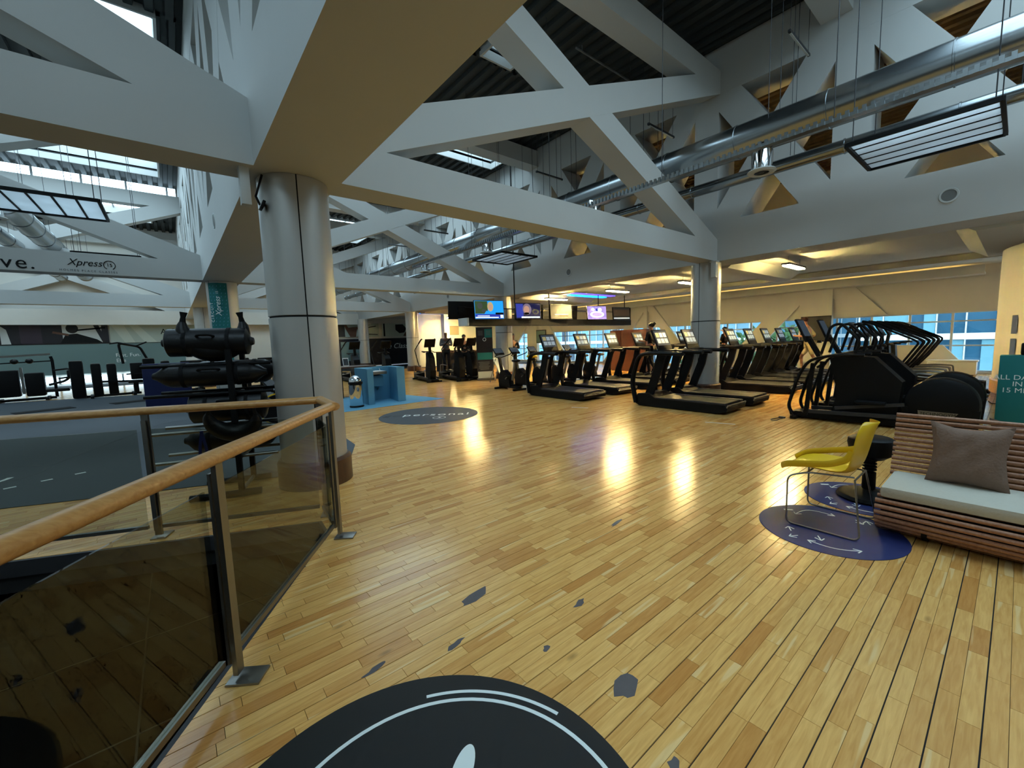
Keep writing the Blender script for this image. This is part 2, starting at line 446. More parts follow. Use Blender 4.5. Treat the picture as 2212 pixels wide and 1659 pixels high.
# ---------------------------------------------------------------- girders and trusses
NT = [0]
def trim(label):
    NT[0] += 1
    return tag(empty('trim_%d' % NT[0]), label, None, None, 'structure')
def cross_truss(y, x0, x1, cx, label, diag=True):
    t = trim(label); d = .43
    MB().span((x0, y, ZB), (x1, y+d, 3.75)).build('bottom_chord', 'paint', t, smooth=False)
    MB().span((x0, y, 7.12), (x1, y+d, 7.60)).build('top_chord', 'paint', t, smooth=False)
    for sg in (1, -1):
        f = lambda x: 5.455+sg*.404*(x-cx)
        a, b = x0, x1
        p = [(a, f(a)-.245), (b, f(b)-.245), (b, f(b)+.245), (a, f(a)+.245)]
        p = clip(p, (a, 3.75), (b, 3.75), True); p = clip(p, (a, 7.12), (b, 7.12), False)
        MB().prism(p, (0, y+(.0 if sg > 0 else .002), 0), (1,0,0), (0,0,1), (0, d-.004, 0)).build('diagonal', 'paint', t, smooth=False)
    return t
def girder(x, d, y0, y1, label, posts=True):
    t = trim(label)
    MB().span((x, y0, ZB), (x+d, y1, 4.21)).build('bottom_chord', 'paint', t, smooth=False)
    MB().span((x, y0, 7.08), (x+d, y1, 8.30)).build('top_chord', 'paint', t, smooth=False)
    k = math.ceil((y0-5.08)/2.783)
    while 5.08+k*2.783 < y1:
        yc = 5.08+k*2.783
        MB().span((x+.002, yc-.285, 4.2), (x+d-.002, yc+.285, 7.1)).build('post', 'paint', t, smooth=False)
        ym = yc+1.3915
        if ym < y1:
            for sg in (1, -1):
                g = lambda z: ym+sg*(z-5.62)/1.48
                p = [(g(4.1)-.365, 4.1), (g(4.1)+.365, 4.1), (g(7.2)+.365, 7.2), (g(7.2)-.365, 7.2)]
                MB().prism(p, (x+.001*(2+sg), 0, 0), (0,1,0), (0,0,1), (d-.006, 0, 0)).build('diagonal', 'paint', t, smooth=False)
        k += 1
    return t
girder(.77, .82, -3.6, 30.1, 'wide white boxed girder running over the near silver column')
girder(10.42, .88, -3.6, 30.1, 'white boxed lattice girder over the treadmills')
for i, y in enumerate(YT):
    nm = ('behind the camera', 'above the near silver column', 'above the hanging television bar', 'in front of the far poster wall', 'against the far poster wall')[i]
    cross_truss(y, -8.6, .77, -3.66, 'white crossed roof truss %s, left of the wide girder' % nm)
    cross_truss(y, 1.59, 10.42, 5.74, 'white crossed roof truss %s, right of the wide girder' % nm)
# secondary roof beams high under the deck
for y in (2.35, 10.95, 19.3):
    t = trim('white secondary roof beam high between the girders, %s' % {2.35: 'over the bench', 10.95: 'over the fountain', 19.3: 'over the far machines'}[y])
    MB().span((1.59, y, 7.50), (10.42, y+.5, 8.02)).build('beam', 'paint', t, smooth=False)

# ---------------------------------------------------------------- roof deck and skylights
ZD = 8.05
def corr(mb, x0, x1, y0, y1, z, pitch=.30, h=.09):
    n = max(1, round((x1-x0)/pitch)); p = (x1-x0)/n; pr = []
    for i in range(n):
        a = x0+i*p
        pr += [(a, z), (a+.42*p, z), (a+.5*p, z+h), (a+.92*p, z+h)]
    pr.append((x1, z))
    vs = [(x, y0, zz) for x, zz in pr]+[(x, y1, zz) for x, zz in pr]; m = len(pr)
    mb.add(vs, [(i, i+1, m+i+1, m+i) for i in range(m-1)])
    return mb
SKYL = {'C': [(2.0, 9.9, -3.3, 1.0), (1.9, 5.5, 5.5, 7.6), (6.05, 6.85, 7.7, 8.1), (1.9, 5.6, 8.3, 10.8), (2.3, 9.9, 11.6, 13.0), (2.6, 9.7, 14.8, 18.4), (2.6, 9.7, 22.6, 27.0)],  # the second one, hidden by the wide girder, is added to brighten the floor
        'L': [(-7.5, -1.4, -3.0, 2.0), (-7.6, -2.4, 5.6, 9.6), (-6.8, .3, 11.05, 12.95), (-6.8, .2, 15.2, 20.6), (-6.8, -.2, 23.0, 28.0)]}  # the second one, out of sight, is added to brighten the lettered truss
deckm = MB(); slabm = MB()
for key, (bx0, bx1) in (('L', (-8.6, .80)), ('C', (1.57, 10.44))):
    y = -3.6
    for (x0, x1, y0, y1) in SKYL[key]:
        corr(deckm, bx0, bx1, y, y0, ZD); corr(deckm, bx0, x0, y0, y1, ZD); corr(deckm, x1, bx1, y0, y1, ZD)
        slabm.span((bx0, y, 8.17), (bx1, y0, 8.25)); slabm.span((bx0, y0, 8.17), (x0, y1, 8.25)); slabm.span((x1, y0, 8.17), (bx1, y1, 8.25)); y = y1
    corr(deckm, bx0, bx1, y, 30.2, ZD); slabm.span((bx0, y, 8.17), (bx1, 30.3, 8.25))
CEIL = tag(empty('ceiling'), 'dark corrugated metal roof deck above the trusses', None, None, 'structure')
deckm.build('corrugated_deck', 'deck', CEIL, smooth=False); slabm.build('roof_leak_cover', 'deck', CEIL, smooth=False)  # flat cover added above the deck to keep light from leaking in
dk2 = MB(); corr(dk2, 11.25, 20.3, -3.6, 30.2, 7.6); dk2.span((11.25, -3.6, 7.75), (20.3, 30.3, 7.82))
struct('ceiling_deck', dk2, 'deck_warm', 'brown corrugated roof deck seen through the lattice girder')
nw = [0]
def window(label):
    nw[0] += 1
    return tag(empty('window_%d' % nw[0]), label, None, None, 'structure')
wh = {'C': 'right of the wide girder', 'L': 'left of the wide girder'}
for key in SKYL:
    for i, (x0, x1, y0, y1) in enumerate(SKYL[key]):
        w = window('bright roof skylight %s, number %d from the camera' % (wh[key], i+1))
        t = .05; z0, z1 = ZD-.08, 8.62
        MB().span((x0-t, y0-t, z0), (x0, y1+t, z1)).build('curb', 'paint', w, smooth=False)
        MB().span((x1, y0-t, z0), (x1+t, y1+t, z1)).build('curb', 'paint', w, smooth=False)
        MB().span((x0, y0-t, z0), (x1, y0, z1)).build('curb', 'paint', w, smooth=False)
        MB().span((x0, y1, z0), (x1, y1+t, z1)).build('curb', 'paint', w, smooth=False)
        MB().span((x0, y0, z1-.02), (x1, y1, z1)).build('pane', 'skylight', w, smooth=False)
        for k in range(1, 5):
            xx = x0+(x1-x0)*k/5
            MB().span((xx-.03, y0, z1-.10), (xx+.03, y1, z1-.022)).build('glazing_bar', 'mullion', w, smooth=False)
# clerestory strip over the far left truss
w = window('bright clerestory strip under the deck above the far left truss')
MB().span((-8.5, 21.95, 7.62), (.7, 21.97, 8.03)).build('pane', 'skylight', w, smooth=False)
for k in range(8): MB().span((-8+k*1.2, 21.90, 7.62), (-7.94+k*1.2, 21.945, 8.03)).build('glazing_bar', 'mullion', w, smooth=False)

# ---------------------------------------------------------------- columns
def column(x, y, seam, label, r=.345, zt=ZB):
    c = thing('column', label, 'column', (x, y, 0), 0, 'silver clad columns')
    MB().cyl((0,0,0), (0,0,zt), r-.012, n=40).build('core', 'gap', c)
    for z0, z1 in ((.28, 1.865), (1.882, zt)):
        for h in range(2):
            a0 = seam+h*PI+.018; a1 = seam+(h+1)*PI-.018
            MB().lathe([(r-.01, z0), (r, z0+.004), (r, z1-.004), (r-.01, z1)], 26, arc=(a0, a1)).build('panel', 'silver', c)
    MB().lathe([(r-.01, 0), (r+.045, 0), (r+.045, .27), (r+.02, .30), (r-.01, .30)], 40).build('skirting', 'basewood', c)
    return c
def az(x, y): return math.atan2(y, x)+PI
column(1.18, 5.10, az(1.18, 5.1)+.10, 'silver clad column nearest the balustrade corner')
column(10.62, 5.13, az(10.62, 5.13)-.45, 'silver clad column standing among the treadmills')
column(1.18, 13.45, az(1.18, 13.45)-.9, 'silver clad column carrying the teal vertical banner')
column(10.62, 13.45, az(10.62, 13.45)+.4, 'silver clad column behind the hanging television bar')
column(10.62, 21.80, az(10.62, 21.8)+.5, 'silver clad column left of the two people by the far machines')
column(1.18, 21.80, az(1.18, 21.8), 'silver clad column at the back behind the bag rack')
column(10.3, 28.6, az(10.3, 28.6)+.5, 'farthest silver column in front of the poster wall')

# ---------------------------------------------------------------- outer walls
struct('wall_left', MB().span((-8.95, -4.2, 0), (-8.62, 30.5, 8.2)), 'plaster', 'plain white wall on the far left')
struct('wall_near', MB().span((-8.95, -4.5, 0), (20.6, -4.2, 8.2)), 'plaster', 'plain white wall behind the camera')
wb = empty('wall_back'); tag(wb, 'white back wall with mirrored band and photo posters', None, None, 'structure')
MB().span((-8.95, 30.2, 0), (20.6, 30.5, 8.2)).build('wall_face', 'plaster', wb, smooth=False)
MB().span((-8.6, 29.75, 3.0), (11.3, 30.19, 3.75)).build('bulkhead', 'plaster', wb, smooth=False)
MB().span((-8.6, 30.16, .55), (.6, 30.195, 2.05)).build('mirror_band', 'mirror', wb, smooth=False)
MB().span((-8.6, 30.15, 2.05), (.6, 30.195, 2.10)).build('ledge', 'darkgrey', wb, smooth=False)
w = window('low glowing strip for reflected windows along the foot of the back wall')
MB().span((-7.9, 30.10, .10), (.4, 30.14, .42)).build('pane', 'skylight', w, smooth=False)  # reflection of windows, built as a glowing strip with bars
for k in range(8): MB().span((-7.9+k*1.15, 30.07, .08), (-7.82+k*1.15, 30.15, .44)).build('glazing_bar', 'mullion', w, smooth=False)

# right hand window wall (x = 20)
wr = empty('wall_right'); tag(wr, 'warm lit wall above the long window band', None, None, 'structure')
MB().span((20.0, -4.2, 2.03), (20.3, 30.2, 8.2)).build('spandrel', 'plaster', wr, smooth=False)
MB().span((20.0, -4.2, -.3), (20.3, 30.2, .07)).build('sill_wall', 'plaster', wr, smooth=False)
MB().span((19.3, .8, 3.13), (20.0, 30.2, 3.20)).build('cove_ledge', 'plaster', wr, smooth=False)
MB().span((19.3, .8, 3.20), (19.38, 30.2, 3.40)).build('cove_front', 'plaster', wr, smooth=False)
for yc, hw in ((5.19, .54), (12.82, .11), (21.9, .5)):
    MB().span((19.80, yc-hw, .07), (20.02, yc+hw, 3.13)).build('pier', 'plaster', wr, smooth=False)
def brace(p): MB().prism(p, (19.86, 0, 0), (0,1,0), (0,0,1), (.14, 0, 0)).build('brace', 'plaster', wr, smooth=False)
brace([(5.73, 2.62), (5.73, 3.13), (6.2, 3.13), (8.75, 0.07), (7.95, .07)])
brace([(4.65, 2.76), (4.65, 3.13), (4.0, 3.13), (3.05, 2.03), (3.86, 2.03)])
brace([(12.71, 2.9), (12.71, 3.13), (12.4, 3.13), (9.95, .07), (10.6, .07)])
brace([(12.93, 2.9), (12.93, 3.13), (13.3, 3.13), (15.75, .07), (15.1, .07)])
brace([(21.4, 2.7), (21.4, 3.13), (20.9, 3.13), (18.3, .07), (19.1, .07)])
brace([(22.4, 2.7), (22.4, 3.13), (22.9, 3.13), (25.5, .07), (24.7, .07)])
brace([(3.3, .07), (3.0, .95), (1.62, .95), (.92, .07)])
w = window('long window band with white mullions behind the treadmills')
ys = [.4+.0]
y = .42
while y < 29:
    MB().span((20.08, y-.03, .07), (20.16, y+.03, 2.03)).build('mullion', 'mullion', w, smooth=False)
    MB().span((20.11, y+.03, .10), (20.122, y+1.0, 2.0)).build('pane', 'winglass', w, smooth=False)
    y += 1.03
for z in (.09, .92, 1.72, 2.01):
    MB().span((20.07, -.2, z-.022), (20.15, 29.5, z+.022)).build('transom', 'mullion', w, smooth=False)

# low ceiling behind the lattice girder
lc = empty('ceiling_low'); tag(lc, 'low warm lit ceiling between the lattice girder and the windows', None, None, 'structure')
MB().span((11.31, -4.2, 3.46), (19.99, 30.2, 3.58)).build('panel', 'paint_warm', lc, smooth=False)
for yy, wd in ((5.15, .55), (.35, .6), (13.5, .55), (21.8, .55)):
    MB().prism([(yy-wd, 3.46), (yy-wd*.45, 3.24), (yy+wd*.45, 3.24), (yy+wd, 3.46)], (11.31, 0, 0), (0,1,0), (0,0,1), (4.6, 0, 0)).build('drop_beam', 'paint_warm', lc, smooth=False)
MB().span((16.6, -4.2, 3.30), (17.0, 30.2, 3.47)).build('drop_beam', 'paint_warm', lc, smooth=False)
# round pier at the right end
dr = empty('wall_pier'); tag(dr, 'large rounded white pier with wooden skirting at the right edge', None, None, 'structure')
MB().cyl((15.3, -2.62, .30), (15.3, -2.62, 3.46), 3.0, n=72).build('drum', 'plaster', dr)
MB().lathe([(2.99, 0), (3.03, 0), (3.03, .28), (3.0, .31)], 72, c=(15.3, -2.62, 0)).build('skirting', 'railwood', dr)
for a, z0, z1 in ((2.02, 1.35, 1.75), (2.02, .85, 1.25), (2.5, 1.25, 1.62)):
    MB().lathe([(2.98, z0), (3.012, z0), (3.012, z1), (2.98, z1)], 3, c=(15.3, -2.62, 0), arc=(a-.03, a+.03)).build('recess_plate', 'steel', dr)
# storey below, seen through the stair void
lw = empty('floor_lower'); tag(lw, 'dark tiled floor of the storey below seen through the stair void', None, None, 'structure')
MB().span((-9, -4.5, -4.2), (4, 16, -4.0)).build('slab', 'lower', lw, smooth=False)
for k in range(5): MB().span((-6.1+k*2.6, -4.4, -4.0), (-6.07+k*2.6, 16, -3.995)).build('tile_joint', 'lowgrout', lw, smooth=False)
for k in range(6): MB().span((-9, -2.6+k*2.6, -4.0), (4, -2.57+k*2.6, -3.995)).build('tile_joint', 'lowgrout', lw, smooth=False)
vd = empty('trim_void'); tag(vd, 'grey steel edge strip around the stair void', None, None, 'structure')
for a, b in zip(VOID, VOID[1:]+VOID[:1]):
    if a[0] < -7.9 and b[0] < -7.9: continue
    MB().bar([(a[0], a[1], -.065), (b[0], b[1], -.065)], .05, .125, (0,0,1)).build('edge_strip', 'darkgrey', vd, smooth=False)
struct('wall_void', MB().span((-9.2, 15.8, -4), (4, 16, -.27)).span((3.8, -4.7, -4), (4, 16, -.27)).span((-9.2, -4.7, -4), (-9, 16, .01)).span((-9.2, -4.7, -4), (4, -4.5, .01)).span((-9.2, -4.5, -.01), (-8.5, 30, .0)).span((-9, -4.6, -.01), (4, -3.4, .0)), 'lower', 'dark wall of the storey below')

# ---------------------------------------------------------------- lamps
def pendant(x, y, z, label, L=1.25, m='lamp_warm', rz=0, top=3.46):
    p = thing('pendant_lamp', label, 'lamp', (x, y, z), rz, 'warm pendant strip lamps')
    MB().box((0,0,.03), (L, .20, .05), bev=.02).build('housing', 'darkgrey', p)
    MB().box((0,0,-.005), (L-.08, .17, .03), bev=.012).build('diffuser', m, p)
    for s in (-1, 1):
        MB().cyl((s*L*.35, 0, .05), (s*L*.35, 0, top-z), .006, n=6).build('rod', 'steel', p)
    return p
for (x, y, z, lb) in ((12.75, 3.85, 3.22, 'warm pendant strip lamp right of the column among the treadmills'),
                  (12.9, 9.5, 3.22, 'warm pendant strip lamp above the right end of the television bar'),
                  (12.85, 12.6, 3.22, 'warm pendant strip lamp left of the blue cove light'),
                  (12.2, 18.2, 3.3, 'warm pendant strip lamp above the two people by the far machines'),
                  (11.9, 22.0, 3.3, 'warm pendant strip lamp beside the far blue cove light'),
                  (13.3, 6.95, 3.22, 'warm pendant strip lamp just left of the treadmill column')):
    pendant(x, y, z, lb)
# uplights on top of the low ceiling
for y in (-1.5, 2.2, 5.5, 9.5, 14, 19, 25):
    u = MB().box((12.6, y, 3.63), (.16, 1.2, .06)).build('uplight_batten', 'steel', lc, smooth=False)
    MB().box((12.6, y, 3.67), (.06, 1.1, .03), bev=.01).build('light_tube', 'lamp_bright', u)
# cove strip along the window wall
cv = thing('cove_lamp', 'warm light strip hidden in the cove above the windows', 'lamp', (19.6, 15.5, 3.21))
MB().box((0,0,.012), (.05, 29, .02)).build('channel', 'steel', cv)
MB().box((0,0,.03), (.035, 28.6, .016)).build('strip', 'lamp_cove', cv)
def led(x0, x1, y, z, label):
    e = thing('cove_light', label, 'lamp', ((x0+x1)/2, y, z), 0)
    MB().box((0,0,0), (x1-x0, .22, .04), bev=.01).build('strip', 'led_blue', e)
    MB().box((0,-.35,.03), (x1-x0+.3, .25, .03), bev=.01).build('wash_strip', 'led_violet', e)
    MB().box((0,-.1,.06), (x1-x0+.4, .9, .03)).build('tray', 'white', e)
led(13.2, 15.6, 12.2, 3.37, 'blue glowing cove light in the ceiling above the televisions')
led(12.0, 13.8, 23.4, 3.37, 'blue glowing cove light beside the far column')

# ---------------------------------------------------------------- outside
def tower(x, y0, y1, z0, z1, label, fl=3.2, bay=1.5, glasscol=(.16, .34, .44)):
    t = thing('office_building', label, 'building', (x, (y0+y1)/2, z0))
    mat('tower_glass_%d' % x, glasscol, .15, 0, noise=.35, scale=.35)
    W2 = (y1-y0)/2; H = z1-z0
    MB().span((.3, -W2, 0), (12, W2, H)).build('body', 'tower_glass_%d' % x, t, smooth=False)
    k = 0
    while k*fl < H:
        MB().span((-.1, -W2, k*fl), (.35, W2, k*fl+.45)).build('floor_band', 'white', t, smooth=False); k += 1
    n = int((y1-y0)/bay)
    for i in range(n+1):
        MB().span((.1, -W2+i*bay-.04, 0), (.33, -W2+i*bay+.04, H)).build('mullion', 'mullion', t, smooth=False)
    rn = random.Random(x)
    for i in range(n):
        for q in range(int(H/fl)):
            if rn.random() < .45:
                me = 'pane_light' if rn.random() < .4 else 'pane_dark'
                MB().span((.18, -W2+i*bay+.06, q*fl+.5), (.29, -W2+(i+rn.choice((.5, 1)))*bay-.06, q*fl+fl-.05)).build('pane', me, t, smooth=False)
mat('pane_light', (.42, .62, .68), .2); mat('pane_dark', (.10, .22, .30), .15)
tower(44, -14, 8.5, -9, 16, 'blue glass office building outside the right end of the window band')
tower(52, 17, 84, -9, 14, 'distant pale glass building outside behind the television bar', glasscol=(.40, .58, .66))
tower(66, 10, 16, -9, 12, 'narrow distant glass building outside between the trees', glasscol=(.3, .5, .6))
def tree(x, y, z, R, label):
    t = thing('tree', label, 'tree', (x, y, z))
    MB().cyl((0,0,0), (0,0,4.2), .22, .12).build('trunk', 'brownwood', t)
    rn = random.Random(int(x*7+y)); m = MB()
    for i in range(900):
        a, b = rn.random()*2*PI, math.acos(rn.uniform(-1, 1)); r = R*rn.random()**.35
        c = Vector((r*math.sin(b)*math.cos(a), r*math.sin(b)*math.sin(a), 5+r*math.cos(b)*.9))
        u = Vector((rn.gauss(0,1), rn.gauss(0,1), rn.gauss(0,1))).normalized()*.32; v = u.orthogonal().normalized()*.2
        m.add([c-u, c+v, c+u, c-v], [(0,1,2,3)])
    o = m.build('foliage', 'leaf', t, smooth=False); o['kind'] = 'stuff'
tree(30, 10.2, -5.2, 2.6, 'green leafy tree outside the window left of the dark wall screen')
tree(34, 16.2, -5.8, 2.4, 'smaller green tree outside beside the leafy tree')
struct('ground', MB().span((20.6, -30, -9.2), (75, 60, -9)), 'offwhite', 'pale street level ground far below outside')

# ================================================================ THINGS
# ---------------------------------------------------------------- balustrade round the stair void
def balustrade():
    b = thing('balustrade', 'glass balustrade with oak handrail and steel posts around the stair void', 'balustrade')
    d1 = Vector((-.574, -.819, 0)); P1 = Vector((.93, 3.42, 0)); P1b = Vector((.97, 3.93, 0)); d2 = Vector((-.912, .409, 0))
    near = [P1+d1*t for t in (0, 1.43, 2.86, 4.29)]
    back = [P1b+d2*t for t in (0, 1.30, 2.62, 3.94, 5.26)]
    up = Vector((0, 0, 1))
    def rail(pts): MB().tube([p+up*1.075 for p in pts], .03, n=14, flat=(.088, .066, (0,0,1))).build('handrail', 'railwood', b)
    rail([near[0]-d1*.05, near[3]]); rail([P1+Vector((.02, -.03, 0)), P1b+Vector((.02, .03, 0))]); rail([back[0]-d2*.04, back[4]])
    def post(p, d, out):
        rz = math.atan2(d.y, d.x)
        po = MB().box(p+up*.54, (.050, .022, 1.02), rz=rz)
        q = po.build('post', 'steel', b, smooth=False)
        MB().box(p+up*.54+out*.03, (.032, .012, .92), rz=rz).build('clamp_bar', 'steel', q, smooth=False)
        MB().box(p+up*.006+out*-.04, (.11, .15, .012), rz=rz, bev=.003).build('base_plate', 'steel', q)
    n1 = Vector((-.819, .574, 0)); n2 = Vector((-.409, -.912, 0))
    for p in near: post(p, d1, n1)
    for p in back: post(p, d2, n2)
    def bay(a, c, n):
        d = (c-a).normalized(); o = n*.035
        s, e = a+d*.05+o, c-d*.05+o; rz = math.atan2(d.y, d.x); m = (s+e)/2
        MB().box(m+up*.53, ((e-s).length, .010, .80), rz=rz).build('glass_pane', 'glass', b, smooth=False)
        MB().bar([s+up*.115, e+up*.115], .028, .028, (0,0,1)).build('bottom_rail', 'steel', b, smooth=False)
    for i in range(3): bay(near[i], near[i+1], n1)
    for i in range(4): bay(back[i], back[i+1], n2)
    bay(P1, P1b, Vector((-1, 0, 0)))
balustrade()

# ---------------------------------------------------------------- floor decals
def disc(mb, c, r, z, h=.001, n=96): return mb.prism([(c[0]+r*math.cos(2*PI*i/n), c[1]+r*math.sin(2*PI*i/n)) for i in range(n)], (0,0,z), (1,0,0), (0,1,0), (0,0,h))
def arcband(c, r, w, a0, a1, z, h=.0008, n=64):
    m = MB(); vs = []; fs = []
    for i in range(n+1):
        a = a0+(a1-a0)*i/n
        for rr in (r-w/2, r+w/2): vs.append((c[0]+rr*math.cos(a), c[1]+rr*math.sin(a), z))
    k = len(vs); vs += [(x, y, zz+h) for x, y, zz in vs]
    for i in range(n):
        fs += [(2*i, 2*i+1, 2*i+3, 2*i+2), (k+2*i, k+2*i+2, k+2*i+3, k+2*i+1), (2*i, 2*i+2, k+2*i+2, k+2*i), (2*i+1, k+2*i+1, k+2*i+3, 2*i+3)]
    return m.add(vs, fs)
R = math.radians
d = thing('floor_decal', 'round black floor decal with white ring at the bottom edge of the photo', 'decal', (.40, .99, 0))
disc(MB(), (0,0), .765, .0012, .001).build('sheet', 'decal_black', d, smooth=False)
arcband((.058,-.041), .6255, .016, R(-70), R(200), .0024).build('ring', 'print_white', d, smooth=False)
arcband((.058,-.041), .667, .015, R(15), R(66), .0024).build('arc_line', 'print_white', d, smooth=False)
o = MB().prism([(.105*math.cos(a)*(1 if math.cos(a) > 0 else 1.6), .038*math.sin(a)) for a in [2*PI*i/40 for i in range(40)]], (0,0,.0024), (.78,.62,0), (-.62,.78,0), (0,0,.0008)).build('leaf_mark', 'print_white', d, smooth=False); o.location = (.275, .195, 0)
MB().prism([(-.175, .595), (-.145, .575), (-.160, .545)], (0,0,.0024), (1,0,0), (0,1,0), (0,0,.0008)).build('letter_tip', 'print_white', d, smooth=False)
d = thing('floor_decal', 'round grey floor decal with white lettering beside the blue fountain corner', 'decal', (4.2, 8.03, 0))
disc(MB(), (0,0), 1.05, .0012, .001).build('sheet', 'decal_grey', d, smooth=False)
text('go', .36, 'decal_black', d, (-.62, .47, .003), (0,0,R(-39)), depth=.0004, space=1.1)
text('personal', .36, 'print_white', d, (.12, -.10, .003), (0,0,R(-39)), depth=.0004, space=1.15)
arcband((-.02, -.47), .13, .012, 0, 2*PI, .0024, n=32).build('emblem_ring', 'print_white', d, smooth=False)
for k in range(2): arcband((-.02-.03+.08*k, -.44-.05*k), .06, .012, R(-130+180*k), R(50+180*k), .0024, n=20).build('emblem_mark', 'print_white', d, smooth=False)
# blue arrows mats
def bluemat(c, r, label, seed):
    m = thing('floor_mat', label, 'mat', (c[0], c[1], 0), 0, 'round blue arrow mats')
    disc(MB(), (0,0), r, .001, .003).build('sheet', 'bluemat', m, smooth=False)
    def arrow(p, q, two=False, bow=0):
        p, q = Vector((*p, .005)), Vector((*q, .005)); n = (q-p).cross(Vector((0,0,1))).normalized()
        pts = [p+(q-p)*t+n*bow*math.sin(PI*t) for t in [i/10 for i in range(11)]]
        mb = MB().bar(pts, .008, .001, (0,0,1))
        for e, dd in ((pts[-1], (pts[-1]-pts[-2]).normalized()),)+(((pts[0], (pts[0]-pts[1]).normalized()),) if two else ()):
            for s in (-1, 1):
                a = dd.copy(); a.rotate(Euler((0,0,s*2.5))); mb.bar([e, e+a*.05], .008, .001, (0,0,1))
        mb.build('arrow', 'print_white', m, smooth=False)
    arrow((-.33, .05), (-.25, -.25), True, .05); arrow((.12, .26), (.30, .03), True, -.10)
    arrow((-.25, .18), (-.18, .22)); arrow((-.30, .12), (-.36, .16)); arrow((-.20, .02), (-.27, -.02)); arrow((.33, -.10), (.27, -.16)); arrow((.30, -.2), (.36, -.16))
    MB().box((.18, .33, .0045), (.07, .025, .001), rz=-.9).build('label_patch', 'print_white', m, smooth=False)
bluemat((3.86, .86), .47, 'round blue arrow mat under the yellow chair', 1)
bluemat((4.80, .83), .44, 'round blue arrow mat under the black wobble stool', 2)

# ---------------------------------------------------------------- bench, cushion, pillow
def bench():
    b = thing('slatted_bench', 'low lounge bench of round wooden slats at the right edge', 'bench', (4.0, 0, 0))
    y0, y1 = .62, -1.35
    def rod(x, z, r, name='slat'): MB().cyl((x, y0, z), (x, y1, z), r, n=10).build(name, 'benchwood', b)
    prof = [(.13, .03), (.07, .062), (.03, .10), (.005, .14), (.0, .182), (.005, .224), (.02, .266)]
    for x, z in prof: rod(x, z, .0165)
    for k in range(13):
        t = k/12; rod(.56+.13*t, .36+.465*t, .0165)
    for k in range(6): rod(.09+.09*k, .285, .015)
    MB().prism([(.10, .03), (.03, .14), (.05, .262), (.54, .262), (.54, .05)], (0, y0-.03, 0), (1,0,0), (0,0,1), (0, y1-y0+.06, 0)).build('dark_backing', 'black', b, smooth=False)  # added dark backing, stops bright floor showing between the slats
    for yy in (.35, -.6, -1.25):
        MB().bar([(.16, yy, .0), (.06, yy, .06), (.03, yy, .16), (.05, yy, .265), (.56, yy, .272), (.60, yy, .36), (.72, yy, .84)], .03, .03, (0,1,0)).build('rib', 'black', b, smooth=False)
        MB().bar([(.56, yy, .0), (.58, yy, .28)], .03, .03, (0,1,0)).build('leg', 'black', b, smooth=False)
    c = tag(None or MB().box((4.30, -.37, .334), (.56, 1.94, .085), bev=.03).build('seat_cushion', 'cream'), 'cream seat cushion lying on the slatted bench', 'cushion')
    # pillow: puffed square with pinched corners
    n = 16; mb = MB()
    for sd in (1, -1):
        vs = []; fs = []
        for i in range(n+1):
            for j in range(n+1):
                u, v = i/n*2-1, j/n*2-1
                e = (1-u**4)*(1-v**4); k = .90+.10*(abs(u)*abs(v))**1.5
                wr = .010*math.sin(9*u+3*v)*math.sin(5*v-2*u)*e
                dip = -.03*max(0, v)**3*(1-u*u)
                vs.append((sd*(.075*e**.6)+wr, u*.215*k*(1-.05*(1-v*v)), v*.235*k+dip))
        for i in range(n):
            for j in range(n): fs.append((i*(n+1)+j, (i+1)*(n+1)+j, (i+1)*(n+1)+j+1, i*(n+1)+j+1))
        mb.add(vs, fs)
    p = mb.build('throw_pillow', 'taupe'); p.location = (4.49, .19, .60); p.rotation_euler = (0, R(16), 0)
    tag(p, 'brown linen throw pillow leaning on the slatted bench back', 'pillow')
    q = bpy.data.objects.new('throw_pillow', p.data); C.objects.link(q); q.location = (5.02, -.02, .79); q.rotation_euler = (R(90), R(8), R(20))
    q.location = (4.98, -.1, .60); q.rotation_euler = (0, R(-14), 0); tag(q, 'second brown pillow just showing behind the bench back', 'pillow')
    b2 = thing('low_sofa', 'low brown seat hidden behind the slatted bench', 'sofa', (5.25, -.4, 0))
    MB().box((.1, 0, .18), (.6, 1.2, .36), bev=.04).build('seat', 'taupe', b2)
bench()

